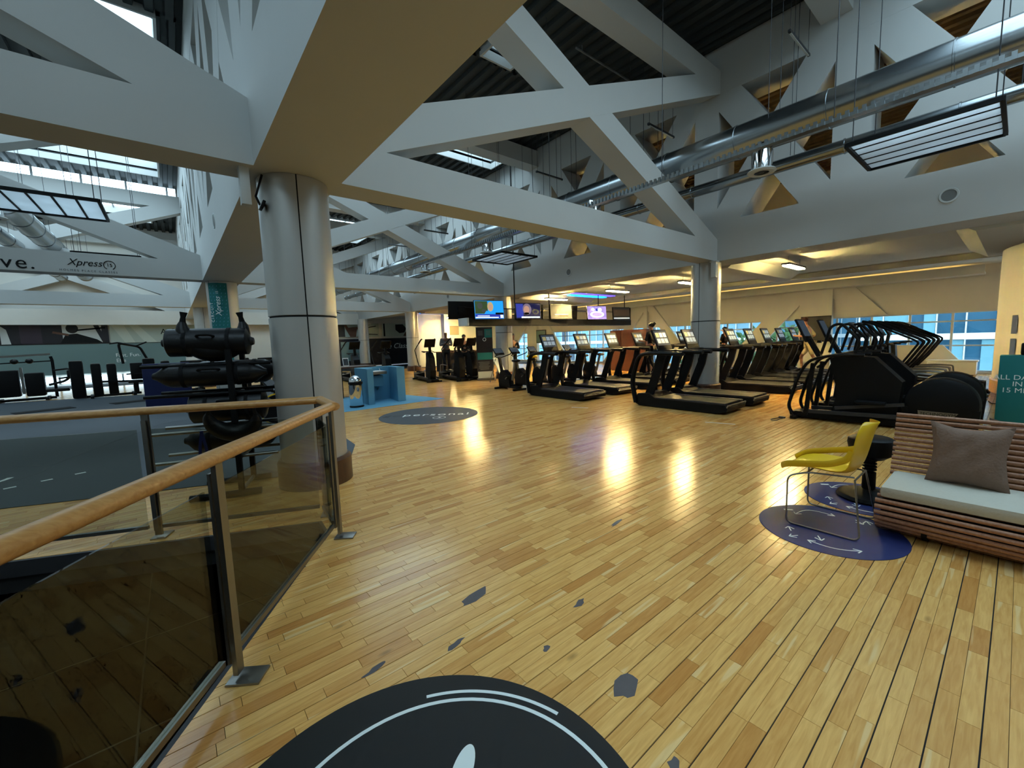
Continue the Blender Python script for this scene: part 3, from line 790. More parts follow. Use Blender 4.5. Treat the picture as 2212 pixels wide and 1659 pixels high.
# ---------------------------------------------------------------- yellow chair
def yellow_chair():
    c = thing('shell_chair', 'yellow plastic shell chair with thin steel sled legs', 'chair', (4.02, .885, 0))
    prof = [(.300, .440, .18), (.25, .462, .215), (.14, .462, .235), (.02, .452, .245), (-.08, .450, .245), (-.145, .472, .242), (-.178, .535, .238), (-.198, .63, .230), (-.216, .72, .215), (-.232, .79, .190), (-.246, .838, .14), (-.262, .862, .075)]
    n = 14; mb = MB(); vs = []; fs = []
    for i, (y, z, w) in enumerate(prof):
        t = i/(len(prof)-1)
        for k in range(n+1):
            u = k/n*2-1
            back = max(0, t-.42)/.58
            vs.append((u*w, y+(.075*back**.5*abs(u)**2.2 if back else 0), z+(1-back)*.045*abs(u)**2.5*min(1, t*5)))
    m = len(prof)
    for i in range(m-1):
        for k in range(n): fs.append((i*(n+1)+k, (i+1)*(n+1)+k, (i+1)*(n+1)+k+1, i*(n+1)+k+1))
    mb.add(vs, fs)
    sh = mb.build('seat_shell', 'yellow', c)
    md = sh.modifiers.new('thick', 'SOLIDIFY'); md.thickness = .008; md2 = sh.modifiers.new('sub', 'SUBSURF'); md2.levels = md2.render_levels = 1
    for s in (-1, 1):
        mb = MB().tube([(s*.17, .31, .445), (s*.245, .25, .490), (s*.285, .05, .535), (s*.285, -.05, .555), (s*.250, -.135, .60), (s*.232, -.155, .66)], .02, n=8, smooth=.08, flat=(.012, .05, (0,0,1)))
        mb.build('arm_loop', 'yellow', c)
        MB().tube([(s*.13, -.16, .44), (s*.20, .12, .435), (s*.27, .235, .40), (s*.27, .235, .012), (s*.27, -.235, .012), (s*.17, -.17, .43)], .0065, n=8, smooth=.05).build('leg_frame', 'steel', c)
    MB().cyl((-.17, -.17, .43), (.17, -.17, .43), .0065, n=8).build('cross_rod', 'steel', c)
    MB().cyl((-.2, .12, .435), (.2, .12, .435), .0065, n=8).build('cross_rod', 'steel', c)
yellow_chair()
# wobble stool
s = thing('wobble_stool', 'black height adjustable wobble stool behind the yellow chair', 'stool', (4.84, .80, 0))
MB().lathe([(0, .02), (.21, .005), (.235, .02), (.22, .045), (.12, .065), (.05, .09), (0, .09)], 32).build('base', 'black', s)
MB().lathe([(.035, .08), (.05, .10), (.05, .25), (.03, .26), (.03, .30), (.03, .40), (0, .41)], 20).build('post', 'black', s)
for k in range(4): MB().lathe([(.035, .265+k*.028), (.052, .272+k*.028), (.052, .282+k*.028), (.035, .289+k*.028)], 20).build('bellow', 'black', s)
MB().lathe([(0, .37), (.10, .38), (.15, .42), (.17, .52), (.165, .56), (.14, .575), (0, .57)], 32).build('seat', 'black', s)

# ---------------------------------------------------------------- teal box sign
s = thing('box_sign', 'teal box sign with white lettering at the right edge', 'sign', (10.0, -.12, 0))
MB().box((.16, 0, .537), (.32, .60, 1.075), bev=.006).build('box', 'teal', s)
for tx, z in (('ALL DAY LONG', .735), ('IN JUST', .635), ('15 MINUTES', .535)):
    text(tx, .105, 'print_white', s, (-.004, -.02, z), (PI/2, 0, -PI/2), depth=.001)
k = thing('carry_bag', 'black bag standing on top of the teal box sign', 'bag', (10.16, -.14, 1.076))
MB().box((0, 0, .095), (.16, .24, .19), bev=.03).build('body', 'black', k)
MB().tube([(0, -.07, .17), (0, -.05, .24), (0, .05, .24), (0, .07, .17)], .008, smooth=.03).build('handle', 'black', k)

# ---------------------------------------------------------------- drinking fountain corner
mt = tag(MB().prism([(2.9, 9.92), (5.75, 10.05), (5.2, 12.6), (2.8, 12.9)], (0,0,.0005), (1,0,0), (0,1,0), (0,0,.004)).build('floor_mat', 'bluefloor', smooth=False), 'pale blue floor area in front of the drinking fountain', 'mat')
p = thing('partition', 'low pale blue U-shaped partition around the drinking fountain', 'partition', (3.82, 10.55, .0045))
MB().span((0, 0, 0), (.16, .95, .93)).build('side_wall', 'bluefloor', p, smooth=False)
MB().span((.16, .80, 0), (1.02, .95, .93)).build('back_wall', 'bluefloor', p, smooth=False)
MB().prism([(.80, .0), (1.02, .0), (1.02, .80), (.92, .80)], (0,0,0), (1,0,0), (0,1,0), (0,0,.93)).build('side_wall', 'bluefloor', p, smooth=False)
f = thing('drinking_fountain', 'steel drinking fountain mounted inside the blue partition', 'fountain', (4.26, 11.12, 0))
MB().box((0, .10, .56), (.40, .26, .30), bev=.02).build('cabinet', 'bluefloor', f)
MB().box((0, 0, .79), (.48, .46, .08), bev=.02).build('basin', 'steel', f)
MB().box((0, -.02, .832), (.40, .38, .006)).build('basin_top', 'white', f)
MB().tube([(.16, .08, .83), (.16, .08, .88), (.13, .04, .89)], .01, smooth=.02).build('spout', 'chrome', f)
MB().tube([(.12, .12, .45), (.12, .15, .35), (.10, .22, .3)], .012, smooth=.03).build('drain_pipe', 'steel', f)
b = thing('waste_bin', 'polished steel dome top waste bin beside the blue partition', 'bin', (3.50, 10.52, .0045))
MB().lathe([(0, .0), (.17, 0), (.175, .03), (.165, .035), (0, .035)], 28).build('base_ring', 'black', b)
MB().lathe([(.155, .035), (.165, .05), (.165, .56), (.155, .57), (0, .57)], 28).build('body', 'chrome', b)
MB().lathe([(.15, .57), (.172, .58), (.172, .63), (.15, .64)], 28).build('collar', 'black', b)
MB().lathe([(.166, .64)]+[(.166*math.cos(a), .64+.155*math.sin(a)) for a in [i*PI/16 for i in range(1, 9)]], 28).build('dome_lid', 'chrome', b)
# dark counter behind the bin
k = thing('counter', 'dark wooden counter left of the blue partition', 'counter', (3.45, 12.9, 0))
MB().span((-.75, -.4, 0), (.35, .4, .88)).build('body', 'black', k, smooth=False)
MB().span((-.8, -.45, .88), (1.35, .45, .92)).build('worktop', 'basewood', k, smooth=False)
MB().span((1.1, -.3, 0), (1.3, .3, .88)).build('end_panel', 'black', k, smooth=False)
g = thing('dome_machine', 'shiny silver-blue rounded machine standing on the dark counter', 'machine', (3.05, 12.8, .92))
MB().ball((0, 0, .14), (.20, .18, .14), 24, 14).build('dome', 'chrome', g)
MB().lathe([(0, 0), (.17, 0), (.18, .03), (.15, .05)], 24).build('base', 'black', g)
g = thing('tablet_stand', 'small white framed tablet stand on the dark counter', 'tablet', (4.0, 12.75, .92))
MB().box((0, 0, .14), (.17, .015, .24), rx=-.25).build('frame', 'white', g, smooth=False)
MB().box((0, -.011, .14), (.14, .006, .20), rx=-.25).build('screen', 'blackgloss', g, smooth=False)
MB().box((0, .02, .01), (.16, .12, .02)).build('foot', 'white', g, smooth=False)

# ---------------------------------------------------------------- treadmills
mat('screen_dim', (.1, .12, .14), .55, spec=.2, emit=(.30, .36, .42), es=.55)
mat('screen_tile', (.5, .55, .6), .3, emit=(.62, .70, .76), es=.75)
mat('screen_yellow', (.6, .56, .4), .3, emit=(.64, .60, .42), es=.7)
def console(parent, y, z, w=.52, h=.42, th=.035, tilt=.62, tiles=True):
    """tablet console leaning away from the user (user side is -y)"""
    cdir = (0, math.sin(tilt), math.cos(tilt)); nrm = (0, -math.cos(tilt), math.sin(tilt))
    c = (0, y, z)
    co = MB().box(c, (w, th, h), rx=-tilt, bev=.012).build('console', 'black', parent)
    sc = [c[i]+cdir[i]*h*.09+nrm[i]*(th/2+.001) for i in range(3)]
    MB().box(sc, (w*.88, .003, h*.70), rx=-tilt).build('screen', 'screen_dim', co, smooth=False)
    if tiles:
        mb = MB(); my = MB()
        for a in range(3):
            for b in range(2):
                q = [sc[i]+cdir[i]*(b-.5)*h*.28+nrm[i]*.002 for i in range(3)]; q[0] += (a-1)*w*.26
                (my if (a == 0 and b == 1) else mb).box(q, (w*.22, .002, h*.22), rx=-tilt)
        mb.build('screen_tile', 'screen_tile', co, smooth=False); my.build('screen_tile', 'screen_yellow', co, smooth=False)
    return co
def make_treadmill(label):
    t = thing('treadmill', label, 'treadmill', (0,0,0), 0, 'black treadmills in two rows')
    MB().prism([(-1.0, .06), (-1.02, .13), (-.96, .185), (.50, .20), (.66, .30), (.92, .28), (1.02, .16), (1.0, .06), (.9, .015), (-.78, .015)], (-.42, 0, 0), (0,1,0), (0,0,1), (.84, 0, 0)).build('base', 'black', t, smooth=False)
    MB().box((0, -.22, .204), (.54, 1.46, .02)).build('belt', 'belt', t, smooth=False)
    for s in (-1, 1):
        MB().box((s*.345, -.22, .205), (.14, 1.50, .035), bev=.01).build('side_rail', 'darkgrey', t)
        fr = MB().tube([(s*.43, -.12, 1.165), (s*.43, .62, 1.185), (s*.43, .90, 1.13), (s*.43, 1.08, .55), (s*.43, .97, .07)], .05, n=8, smooth=.22, flat=(.09, .13, (1,0,0))).build('side_frame', 'black', t)
        MB().box((s*.455, .35, 1.16), (.03, .10, .03), bev=.01).build('badge', 'steel', fr)
        MB().bar([(s*.33, .72, .2), (s*.33, .47, .85), (s*.33, .40, 1.16)], .05, .18, (0,1,0)).build('upright', 'black', t, smooth=False)
    MB().tube([(-.41, -.97, .06), (-.41, -1.025, .19), (.41, -1.025, .19), (.41, -.97, .06)], .010, n=6, smooth=.03).build('rear_trim', 'steel', t)
    MB().cyl((-.43, .42, 1.165), (.43, .42, 1.165), .03, n=10).build('front_bar', 'black', t)
    MB().box((0, .52, 1.21), (.56, .26, .05), bev=.015).build('tray', 'black', t)
    console(t, .60, 1.45, .56, .50, tilt=.40)
    return t
tm = make_treadmill('black treadmill nearest the camera, its whole deck in view')
freeze(tm); tm.location = (8.45, 4.45, 0)
for x, y, lb in ((9.70, 4.45, 'black treadmill just left of the column, second in the near row'),
              (12.1, 4.5, 'black treadmill just right of the column'),
              (13.35, 4.5, 'black treadmill second to the right of the column'),
              (14.60, 4.5, 'black treadmill third to the right of the column'),
              (15.85, 4.5, 'black treadmill used by the runner in the beige shirt'),
              (17.10, 4.5, 'black treadmill farthest in the near row'),
              (8.08, 7.65, 'black treadmill at the left end of the back row'),
              (9.45, 7.65, 'black treadmill second from the left in the back row'),
              (10.90, 7.65, 'black treadmill third from the left in the back row'),
              (12.35, 7.65, 'black treadmill used by the person with the dark bun'),
              (13.80, 7.65, 'black treadmill behind the column in the back row'),
              (15.25, 7.65, 'black treadmill partly hidden right of the column in the back row'),
              (16.70, 7.65, 'black treadmill used by the person in black by the column')):
    dup(tm, (x, y, 0), 0, lb)

# ---------------------------------------------------------------- cross trainers
def make_cross(label, rear):
    t = thing('cross_trainer', label, 'cross trainer', (0,0,0), 0, 'black cross trainers')
    MB().prism([(-1.15, .03), (-1.1, .11), (.98, .13), (1.08, .10), (1.06, .03)], (-.16, 0, 0), (0,1,0), (0,0,1), (.32, 0, 0)).build('base', 'black', t, smooth=False)
    for y, w in ((.98, .62), (-1.02, .50)): MB().box((0, y, .035), (w, .10, .07), bev=.02).build('foot_bar', 'black', t)
    for s in (-1, 1): MB().bar([(s*.25, .85, .16), (s*.25, -.55, .20)], .05, .06, (0,0,1)).build('glide_rail', 'darkgrey', t, smooth=False)
    if rear:
        hs = MB().lathe([(0, -.16), (.33, -.16), (.385, -.13), (.40, -.09), (.40, .09), (.385, .13), (.33, .16), (0, .16)], 44, c=(0, -.82, .405), ax='x').build('flywheel_housing', 'black', t)
        MB().prism([(-1.20, .02), (-.40, .02), (-.42, .36), (-1.22, .36)], (-.155, 0, 0), (0,1,0), (0,0,1), (.31, 0, 0)).build('housing_skirt', 'black', t, smooth=False)
        for s in (-1, 1):
            MB().prism([(-.21, .035), (.21, .045), (.20, -.035), (.02, -.055), (-.16, -.04)], (s*.160, -.80, .27), (0,-s,0), (0,0,1), (s*.006, 0, 0)).build('brand_plate', 'steel', hs, smooth=False)
            text('TECHNOGYM', .060, 'black', hs, (s*.168, -.80, .272), (PI/2, 0, s*PI/2), depth=.001, name='brand_lettering')
        MB().prism([(.48, .12), (.40, .50), (.52, 1.06), (.40, 1.14), (-.05, 1.10), (-.40, .72), (-.35, .12)], (-.14, 0, 0), (0,1,0), (0,0,1), (.28, 0, 0)).build('shroud', 'black', t, smooth=False)
        for s in (-1, 1):
            MB().tube([(s*.30, .95, .05), (s*.31, 1.06, .22), (s*.30, .92, .78), (s*.29, .78, 1.06), (s*.27, .45, 1.14), (s*.25, .05, 1.14)], .035, n=8, smooth=.14, flat=(.05, .095, (1,0,0))).build('front_frame', 'black', t)
            MB().bar([(s*.27, .80, .10), (s*.27, .72, 1.0)], .05, .06, (0,1,0)).build('upright', 'black', t, smooth=False)
            MB().tube([(s*.24, .62, 1.16), (s*.26, .50, 1.62), (s*.27, .36, 1.66), (s*.27, .10, 1.36), (s*.26, .16, 1.18)], .022, n=8, smooth=.1).build('side_handle', 'black', t)
            pd = MB().bar([(s*.22, .40, .30+.05*s), (s*.22, -.45, .34-.05*s)], .05, .05, (0,0,1)).build('pedal_bar', 'darkgrey', t, smooth=False)
            MB().box((s*.22, -.05, .38), (.16, .38, .05), bev=.015).build('pedal', 'rubber', pd)
        MB().bar([(0, .70, 1.10), (0, .86, 1.40)], .12, .06, (0,1,0)).build('mast', 'black', t, smooth=False)
        console(t, .95, 1.56, .38, .44, tilt=.42, tiles=False)
    else:
        MB().prism([(.35, .12), (.85, .12), (.92, .45), (.82, .95), (.62, 1.18), (.48, 1.16), (.45, .80), (.33, .45)], (-.12, 0, 0), (0,1,0), (0,0,1), (.24, 0, 0)).build('shroud', 'black', t, smooth=False)
        MB().box((0, -.85, .17), (.36, .45, .28), bev=.05).build('rear_cover', 'black', t)
        for s in (-1, 1):
            ma = MB().tube([(s*.27, .52, 1.70), (s*.27, .40, 1.67), (s*.30, -.24, 1.33), (s*.31, -.32, 1.27), (s*.30, -.10, .88), (s*.29, .10, .60)], .019, n=8, smooth=.05).build('moving_arm', 'black', t)
            MB().tube([(s*.27, .53, 1.705), (s*.27, .40, 1.675), (s*.283, .14, 1.535)], .026, n=8).build('grip', 'rubber', ma)
            MB().tube([(s*.31, .12, .62), (s*.31, -.30, .64), (s*.31, -.52, .62), (s*.31, -.55, .34)], .016, n=8, smooth=.04).build('link_bar', 'steel', ma)
            pd = MB().bar([(s*.22, .45, .34+.06*s), (s*.22, -.80, .32-.05*s)], .05, .05, (0,0,1)).build('pedal_bar', 'steel', t, smooth=False)
            MB().box((s*.22, -.12, .40-.02*s), (.16, .38, .05), bev=.015).build('pedal', 'rubber', pd)
        MB().bar([(0, .66, 1.12), (0, .62, 1.42)], .10, .06, (0,1,0)).build('mast', 'black', t, smooth=False)
        console(t, .68, 1.54, .44, .36, tilt=.5, tiles=False)
        MB().tube([(-.20, .55, 1.18), (-.22, .25, 1.22), (0, .18, 1.20), (.22, .25, 1.22), (.20, .55, 1.18)], .018, smooth=.08).build('handlebar', 'black', t)
    return t
ct = make_cross('black cross trainer with the large brand plate, nearest behind the slatted bench', True)
freeze(ct); ct.location = (8.75, 1.50, 0)
dup(ct, (10.0, 1.50, 0), 0, 'black cross trainer with round rear housing, second behind the bench')
cb = make_cross('black cross trainer with bent arms, first beyond the two round housings', False)
freeze(cb); cb.location = (11.05, 1.50, 0)
for k, lb in ((1, 'second black cross trainer with bent arms'), (2, 'third black cross trainer with bent arms'), (3, 'fourth black cross trainer with bent arms'), (4, 'farthest black cross trainer with bent arms, nearest the windows')):
    dup(cb, (11.05+k*.78, 1.50, 0), 0, lb)
for x, y, rz, lb in ((8.05, 15.5, PI-.15, 'black cross trainer seen from the front, left of the man in grey'),
                  (8.95, 14.85, PI-.1, 'black cross trainer seen from the front, before the man in grey'),
                  (9.65, 15.0, PI-.1, 'black cross trainer seen from the front, left of the tall black banner'),
                  (7.0, 17.6, PI, 'black cross trainer just left of the far column'),
                  (5.9, 18.2, PI, 'black cross trainer behind the blue partition')):
    dup(cb, (x, y, 0), rz, lb)

# ---------------------------------------------------------------- exercise bikes
def make_bike(label):
    t = thing('exercise_bike', label, 'exercise bike', (0,0,0), 0, 'black exercise bikes')
    for y in (.48, -.45): MB().box((0, y, .035), (.50, .09, .07), bev=.02).build('foot_bar', 'black', t)
    MB().prism([(-.48, .06), (.50, .06), (.52, .14), (-.48, .13)], (-.06, 0, 0), (0,1,0), (0,0,1), (.12, 0, 0)).build('base', 'black', t, smooth=False)
    MB().prism([(-.10, .10), (.46, .10), (.50, .30), (.40, .55), (.22, .62), (-.02, .45)], (-.09, 0, 0), (0,1,0), (0,0,1), (.18, 0, 0)).build('body', 'black', t, smooth=False)
    MB().bar([(0, .38, .45), (0, .52, 1.02)], .08, .07, (0,1,0)).build('front_mast', 'black', t, smooth=False)
    MB().bar([(0, -.12, .30), (0, -.28, .88)], .06, .06, (0,1,0)).build('seat_post', 'steel', t, smooth=False)
    MB().ball((0, -.32, .92), (.13, .16, .05), 16, 8).build('saddle', 'black', t)
    MB().tube([(-.06, .52, 1.0), (-.24, .45, 1.06), (-.24, .22, 1.12), (-.22, .18, 1.16)], .016, smooth=.06).build('handlebar', 'black', t)
    MB().tube([(.06, .52, 1.0), (.24, .45, 1.06), (.24, .22, 1.12), (.22, .18, 1.16)], .016, smooth=.06).build('handlebar', 'black', t)
    console(t, .56, 1.20, .36, .28, tilt=.75, tiles=False)
    for s in (-1, 1):
        cr = MB().bar([(s*.11, .10, .34), (s*.11, .10+s*.12, .34-s*.1)], .025, .03, (1,0,0)).build('crank', 'steel', t, smooth=False)
        MB().box((s*.17, .10+s*.12, .34-s*.1), (.10, .09, .03), bev=.008).build('pedal', 'black', cr)
    return t
bk = make_bike('black exercise bike at the left front of the television bar')
freeze(bk); bk.location = (8.2, 10.15, 0)
for x, y, lb in ((9.0, 10.3, 'black exercise bike with the yellow cushion on its saddle'), (9.9, 10.4, 'third black exercise bike behind the back row treadmills'), (10.8, 10.4, 'fourth black exercise bike behind the back row treadmills'), (11.7, 10.4, 'fifth black exercise bike behind the back row treadmills'), (12.6, 10.4, 'farthest black exercise bike behind the back row treadmills')):
    dup(bk, (x, y, 0), 0, lb)
c = MB().ball((0, 0, 0), (.17, .19, .07), 18, 10).build('saddle_cushion', 'yellow'); c.location = (9.0, 9.98, 1.02)
tag(c, 'yellow cushion lying on an exercise bike saddle', 'cushion')

# ---------------------------------------------------------------- television bar
tb = thing('television_bar', 'long black ceiling hung bar carrying the televisions', 'gantry', (7.57, 11.5, 2.08))
MB().span((.05, 0, 0), (9.05, .5, .24)).build('beam', 'black', tb, smooth=False)
MB().span((-.02, -.02, -.01), (.05, .52, .25)).build('end_cap', 'offwhite', tb, smooth=False)
for x in (2.25, 4.0, 7.0, 8.9): MB().cyl((x, .25, .24), (x, .25, 5.96 if x < 3 else 1.38), .02, n=8).build('hanger', 'black', tb)
MB().cyl((.2, .45, .62), (9.0, .45, .62), .015, n=8).build('cross_rail', 'black', tb)
MB().span((8.6, .02, .24), (9.05, .48, .80)).build('end_box', 'black', tb, smooth=False)
for n_, c_, e_ in (('tv_sky', (.10, .55, .85), 1.5), ('tv_green', (.22, .30, .16), .9), ('tv_white', (.85, .9, .95), 1.3), ('tv_navy', (.06, .08, .26), 1.1), ('tv_skin', (.75, .58, .50), 1.1), ('tv_skin2', (.50, .45, .55), .9), ('tv_hair', (.75, .66, .45), 1.0), ('tv_grey', (.14, .14, .13), .8), ('tv_grey2', (.28, .29, .27), .8), ('tv_purple', (.50, .46, .80), 1.2), ('tv_bar', (.16, .22, .62), 1.2), ('tv_brown', (.22, .18, .14), .8)):
    mat(n_, c_, .3, emit=c_, es=e_)
def tv(x, w, h, label, art, base='tv_navy', tilt=-.10):
    t = thing('television', label, 'television', (x, 11.33, 2.58), 0, 'televisions on the hanging bar')
    t.rotation_euler = (tilt, 0, R(-14))
    MB().box((0, .02, 0), (w, .05, h), bev=.01).build('casing', 'blackgloss', t)
    sc = MB().box((0, -.008, .01), (w-.04, .004, h-.06)).build('screen', base, t, smooth=False)
    for i, (m_, poly) in enumerate(art):
        MB().prism([(a*w, b*h) for a, b in poly], (0, -.0105-.0006*i, .01), (1,0,0), (0,0,1), (0, -.0005, 0)).build('picture_shape', m_, sc, smooth=False)
    MB().bar([(0, .05, -.1), (0, .15, -.1)], .1, .2, (0,0,1)).build('bracket', 'black', t, smooth=False)
def ell(cx, cy, rx, ry, n=20): return [(cx+rx*math.cos(2*PI*i/n), cy+ry*math.sin(2*PI*i/n)) for i in range(n)]
def rc(x0, y0, x1, y1): return [(x0, y0), (x1, y0), (x1, y1), (x0, y1)]
tv(8.35, 1.08, .66, 'television showing a fair haired presenter, first on the bar', [('tv_green', rc(-.47, -.2, -.05, .44)), ('tv_grey2', ell(-.3, .2, .09, .16)), ('tv_grey2', ell(-.18, -.05, .08, .1)), ('tv_hair', ell(.04, .16, .10, .24)), ('tv_skin', ell(.04, .13, .066, .15)), ('tv_sky', [(-.18, -.22), (-.1, -.05), (.02, -.1), (.14, -.04), (.22, -.22)]), ('tv_bar', rc(-.47, -.44, .47, -.22)), ('tv_white', rc(-.47, -.42, .30, -.36)), ('tv_white', rc(-.4, -.33, .0, -.29)), ('blackgloss', rc(.2, -.24, .47, -.14)), ('tv_white', rc(.36, -.42, .46, -.26))], 'tv_sky')
tv(10.1, 1.04, .60, 'television showing a large close-up face in blue light', [('tv_bar', rc(-.47, -.4, -.2, .42)), ('tv_skin2', ell(-.05, .10, .17, .34)), ('tv_skin', ell(-.07, .08, .11, .22)), ('blackgloss', ell(-.07, -.16, .10, .07)), ('tv_grey2', ell(.28, -.05, .13, .16)), ('tv_navy', ell(.28, -.07, .07, .09)), ('tv_white', rc(-.28, -.43, .44, -.34))], 'tv_navy')
tv(11.8, 1.00, .60, 'television showing a dim grey landscape', [('tv_grey2', [(-.3, -.3), (-.15, .2), (-.08, 0), (.05, .26), (.12, .05), (.25, -.3)]), ('tv_white', rc(-.3, -.18, .32, -.15)), ('blackgloss', ell(.08, -.32, .22, .1))], 'tv_grey')
tv(13.95, 1.00, .60, 'television showing a pale purple pattern', [('tv_white', ell(0, -.12, .36, .22)), ('tv_purple', ell(0, -.12, .26, .14)), ('tv_white', ell(-.2, .22, .08, .1)), ('tv_white', ell(.15, .2, .1, .14)), ('tv_bar', ell(.0, .2, .05, .1))], 'tv_purple')
tv(15.65, .95, .58, 'last television on the bar, showing a brown grey field', [('tv_brown', rc(-.47, -.2, .47, .3)), ('tv_white', rc(-.46, -.4, .46, -.33))], 'tv_grey')
def tvback(x, w, label):
    t = thing('television', label, 'television', (x, 12.12, 2.62), PI, 'televisions on the hanging bar')
    t.rotation_euler = (-.08, 0, PI-.2)
    MB().box((0, .02, 0), (w, .06, .6), bev=.01).build('casing', 'black', t)
    MB().box((0, -.012, 0), (w-.05, .004, .54)).build('screen', 'blackgloss', t, smooth=False)
    MB().box((0, .07, 0), (.3, .06, .25), bev=.01).build('mount', 'black', t)
for x, lb in ((7.75, 'black back of a television at the left end of the bar'), (11.0, 'black back of a television between the face and the grey landscape'), (13.0, 'black back of a television left of the purple pattern'), (14.85, 'black back of a television right of the purple pattern')):
    tvback(x, .95, lb)

# ---------------------------------------------------------------- ducts, diffusers, heating panels
def duct(x, z, r, y0, y1, label, ring=1.4):
    t = thing('air_duct', label, 'duct', (x, 0, z))
    y = y0; k = 0
    while y < y1:
        e = min(y+ring, y1)
        MB().lathe([(r, y), (r, e-.03), (r+.012, e-.025), (r+.012, e-.005), (r, e)], 28, ax='y').build('duct_section', 'galv', t); y = e; k += 1
    y = y0+.8
    while y < y1:
        for s in (-1, 1): MB().cyl((s*r*.9, y, .1), (s*r*.9, y, ZD-z), .006, n=5).build('hanger_wire', 'darkgrey', t)
        y += 2.8
    return t
duct(8.62, 5.12, .29, -3.4, 29.5, 'large galvanised spiral duct running beside the lattice girder')
duct(9.6, 4.80, .12, -3.4, 29.5, 'slim galvanised pipe running just below the large spiral duct')
duct(-2.9, 5.35, .28, -3.4, 29.0, 'galvanised spiral duct high in the left bay')
duct(-3.7, 5.2, .2, -3.4, 29.0, 'thinner galvanised duct beside the left bay spiral duct')
def diffuser(x, y, z, drop, label, wires=0):
    t = thing('air_diffuser', label, 'diffuser', (x, y, z), 0, 'chrome drum air diffusers')
    MB().lathe([(.17, .03), (.17, .36), (.165, .37)], 28).build('drum', 'chrome', t)
    MB().lathe([(.12, .0), (.20, -.005), (.235, .02), (.22, .04), (.165, .045)], 28).build('ring', 'offwhite', t)
    MB().lathe([(0, .01), (.05, .008), (.06, .03), (.12, .05), (.16, .05)], 24).build('cone', 'darkgrey', t)
    MB().tube([(0, 0, .36), (0, 0, drop*.6), (.18, 0, drop)], .11, n=16, smooth=.15).build('branch', 'galv', t)
    for a in range(3 if wires else 0): MB().cyl((.16*math.cos(a*2.1), .16*math.sin(a*2.1), .3), (.16*math.cos(a*2.1), .16*math.sin(a*2.1), wires-z), .006, n=5).build('hanger_wire', 'darkgrey', t)
for x, y, z, lb in ((8.55, 3.15, 4.42, 'chrome drum air diffuser left of the slatted heating panel'), (8.55, 7.0, 4.62, 'chrome drum air diffuser half hidden behind the near truss'),
                (8.55, 11.6, 4.50, 'chrome drum air diffuser above the far heating panel'), (8.55, 16.0, 4.50, 'chrome drum air diffuser beyond the television bar'), (-2.9, 15.2, 4.72, 'chrome drum air diffuser in the left bay')):
    diffuser(x, y, z, .62, lb)
# near diffuser seen right of the near column under the truss
diffuser(2.25, 7.2, 4.1, .8, 'chrome drum air diffuser right of the near column top', 8.6)
def heatpanel(x, y, z, L, label, rz=0):
    t = thing('heating_panel', label, 'heating panel', (x, y, z), rz, 'slatted ceiling heating panels')
    w = 1.46
    for s in (-1, 1):
        MB().box((s*w/2, 0, .02), (.045, L, .055)).build('frame_bar', 'black', t, smooth=False)
        MB().box((0, s*L/2, .02), (w, .045, .055)).build('frame_bar', 'black', t, smooth=False)
        for q in (-1, 1): MB().cyl((s*w*.46, q*L*.46, .05), (s*w*.46, q*L*.46, 8.6-z), .007, n=5).build('hanger_wire', 'darkgrey', t)
    for k in range(5):
        MB().box((-w/2+w*(k+.5)/5, 0, .03), (w/5-.03, L-.06, .012), bev=.004).build('slat', 'panelface', t)
    for k in range(1, 5): MB().box((-w/2+w*k/5, 0, .028), (.034, L-.05, .022)).build('slat_gap', 'black', t, smooth=False)
    return t
heatpanel(8.62, 1.04, 4.2, 1.48, 'slatted silver heating panel hanging at the upper right')
heatpanel(8.70, 10.85, 4.2, 1.55, 'slatted silver heating panel hanging beyond the near truss')
heatpanel(8.70, 19.2, 4.2, 1.5, 'slatted silver heating panel hanging in the far bay')
heatpanel(-1.48, 11.15, 4.2, 1.46, 'slatted silver heating panel hanging in the left bay', 0)
heatpanel(-1.2, 17.8, 4.4, 1.5, 'slatted silver heating panel behind the lettered truss', 0)
# ridged cable track passing in front of the near truss
t = thing('cable_track', 'long ridged silver cable track hanging below the spiral duct', 'cable track', (6.5, 0, 4.08))
MB().span((-.05, -3.3, -.02), (.05, 13.0, .02)).build('rail', 'galv', t, smooth=False)
mb = MB()
for k in range(205): mb.box((-.055, -3.2+k*.079, .012), (.03, .038, .075))
o = mb.build('ridge', 'galv', t, smooth=False); o['kind'] = 'stuff'
for y in (-1, 1.6, 3.9, 6.5, 9.5): MB().cyl((0, y, .02), (0, y, ZD-4.08), .006, n=5).build('hanger_wire', 'darkgrey', t)
def rodlamp(x, y, z, L, rz, label):
    t = thing('light_rod', label, 'lamp', (x, y, z), rz, 'thin hanging light rods')
    MB().box((0,0,0), (L, .05, .05), bev=.01).build('rod', 'darkgrey', t)
    MB().box((0,0,-.028), (L*.9, .035, .008)).build('lens', 'offwhite', t, smooth=False)
    for s in (-1, 1): MB().cyl((s*L*.45, 0, 0), (s*L*.45, 0, ZD-z), .005, n=5).build('hanger_wire', 'darkgrey', t)
rodlamp(9.6, 2.95, 6.9, 1.1, 0, 'thin hanging light rod highest at the upper right')
rodlamp(9.3, 5.6, 6.3, 1.1, 0, 'thin hanging light rod in front of the lattice girder')
rodlamp(9.2, 9.2, 6.4, 1.1, 0, 'thin hanging light rod seen through the near truss')
rodlamp(8.6, 10.3, 5.9, 1.1, 0, 'pale hanging light rod lower in the near truss opening')
rodlamp(8.7, 15.2, 6.0, 1.1, 0, 'thin hanging light rod in the far bay')
rodlamp(8.5, 18.2, 6.0, 1.1, 0, 'farthest thin hanging light rod')
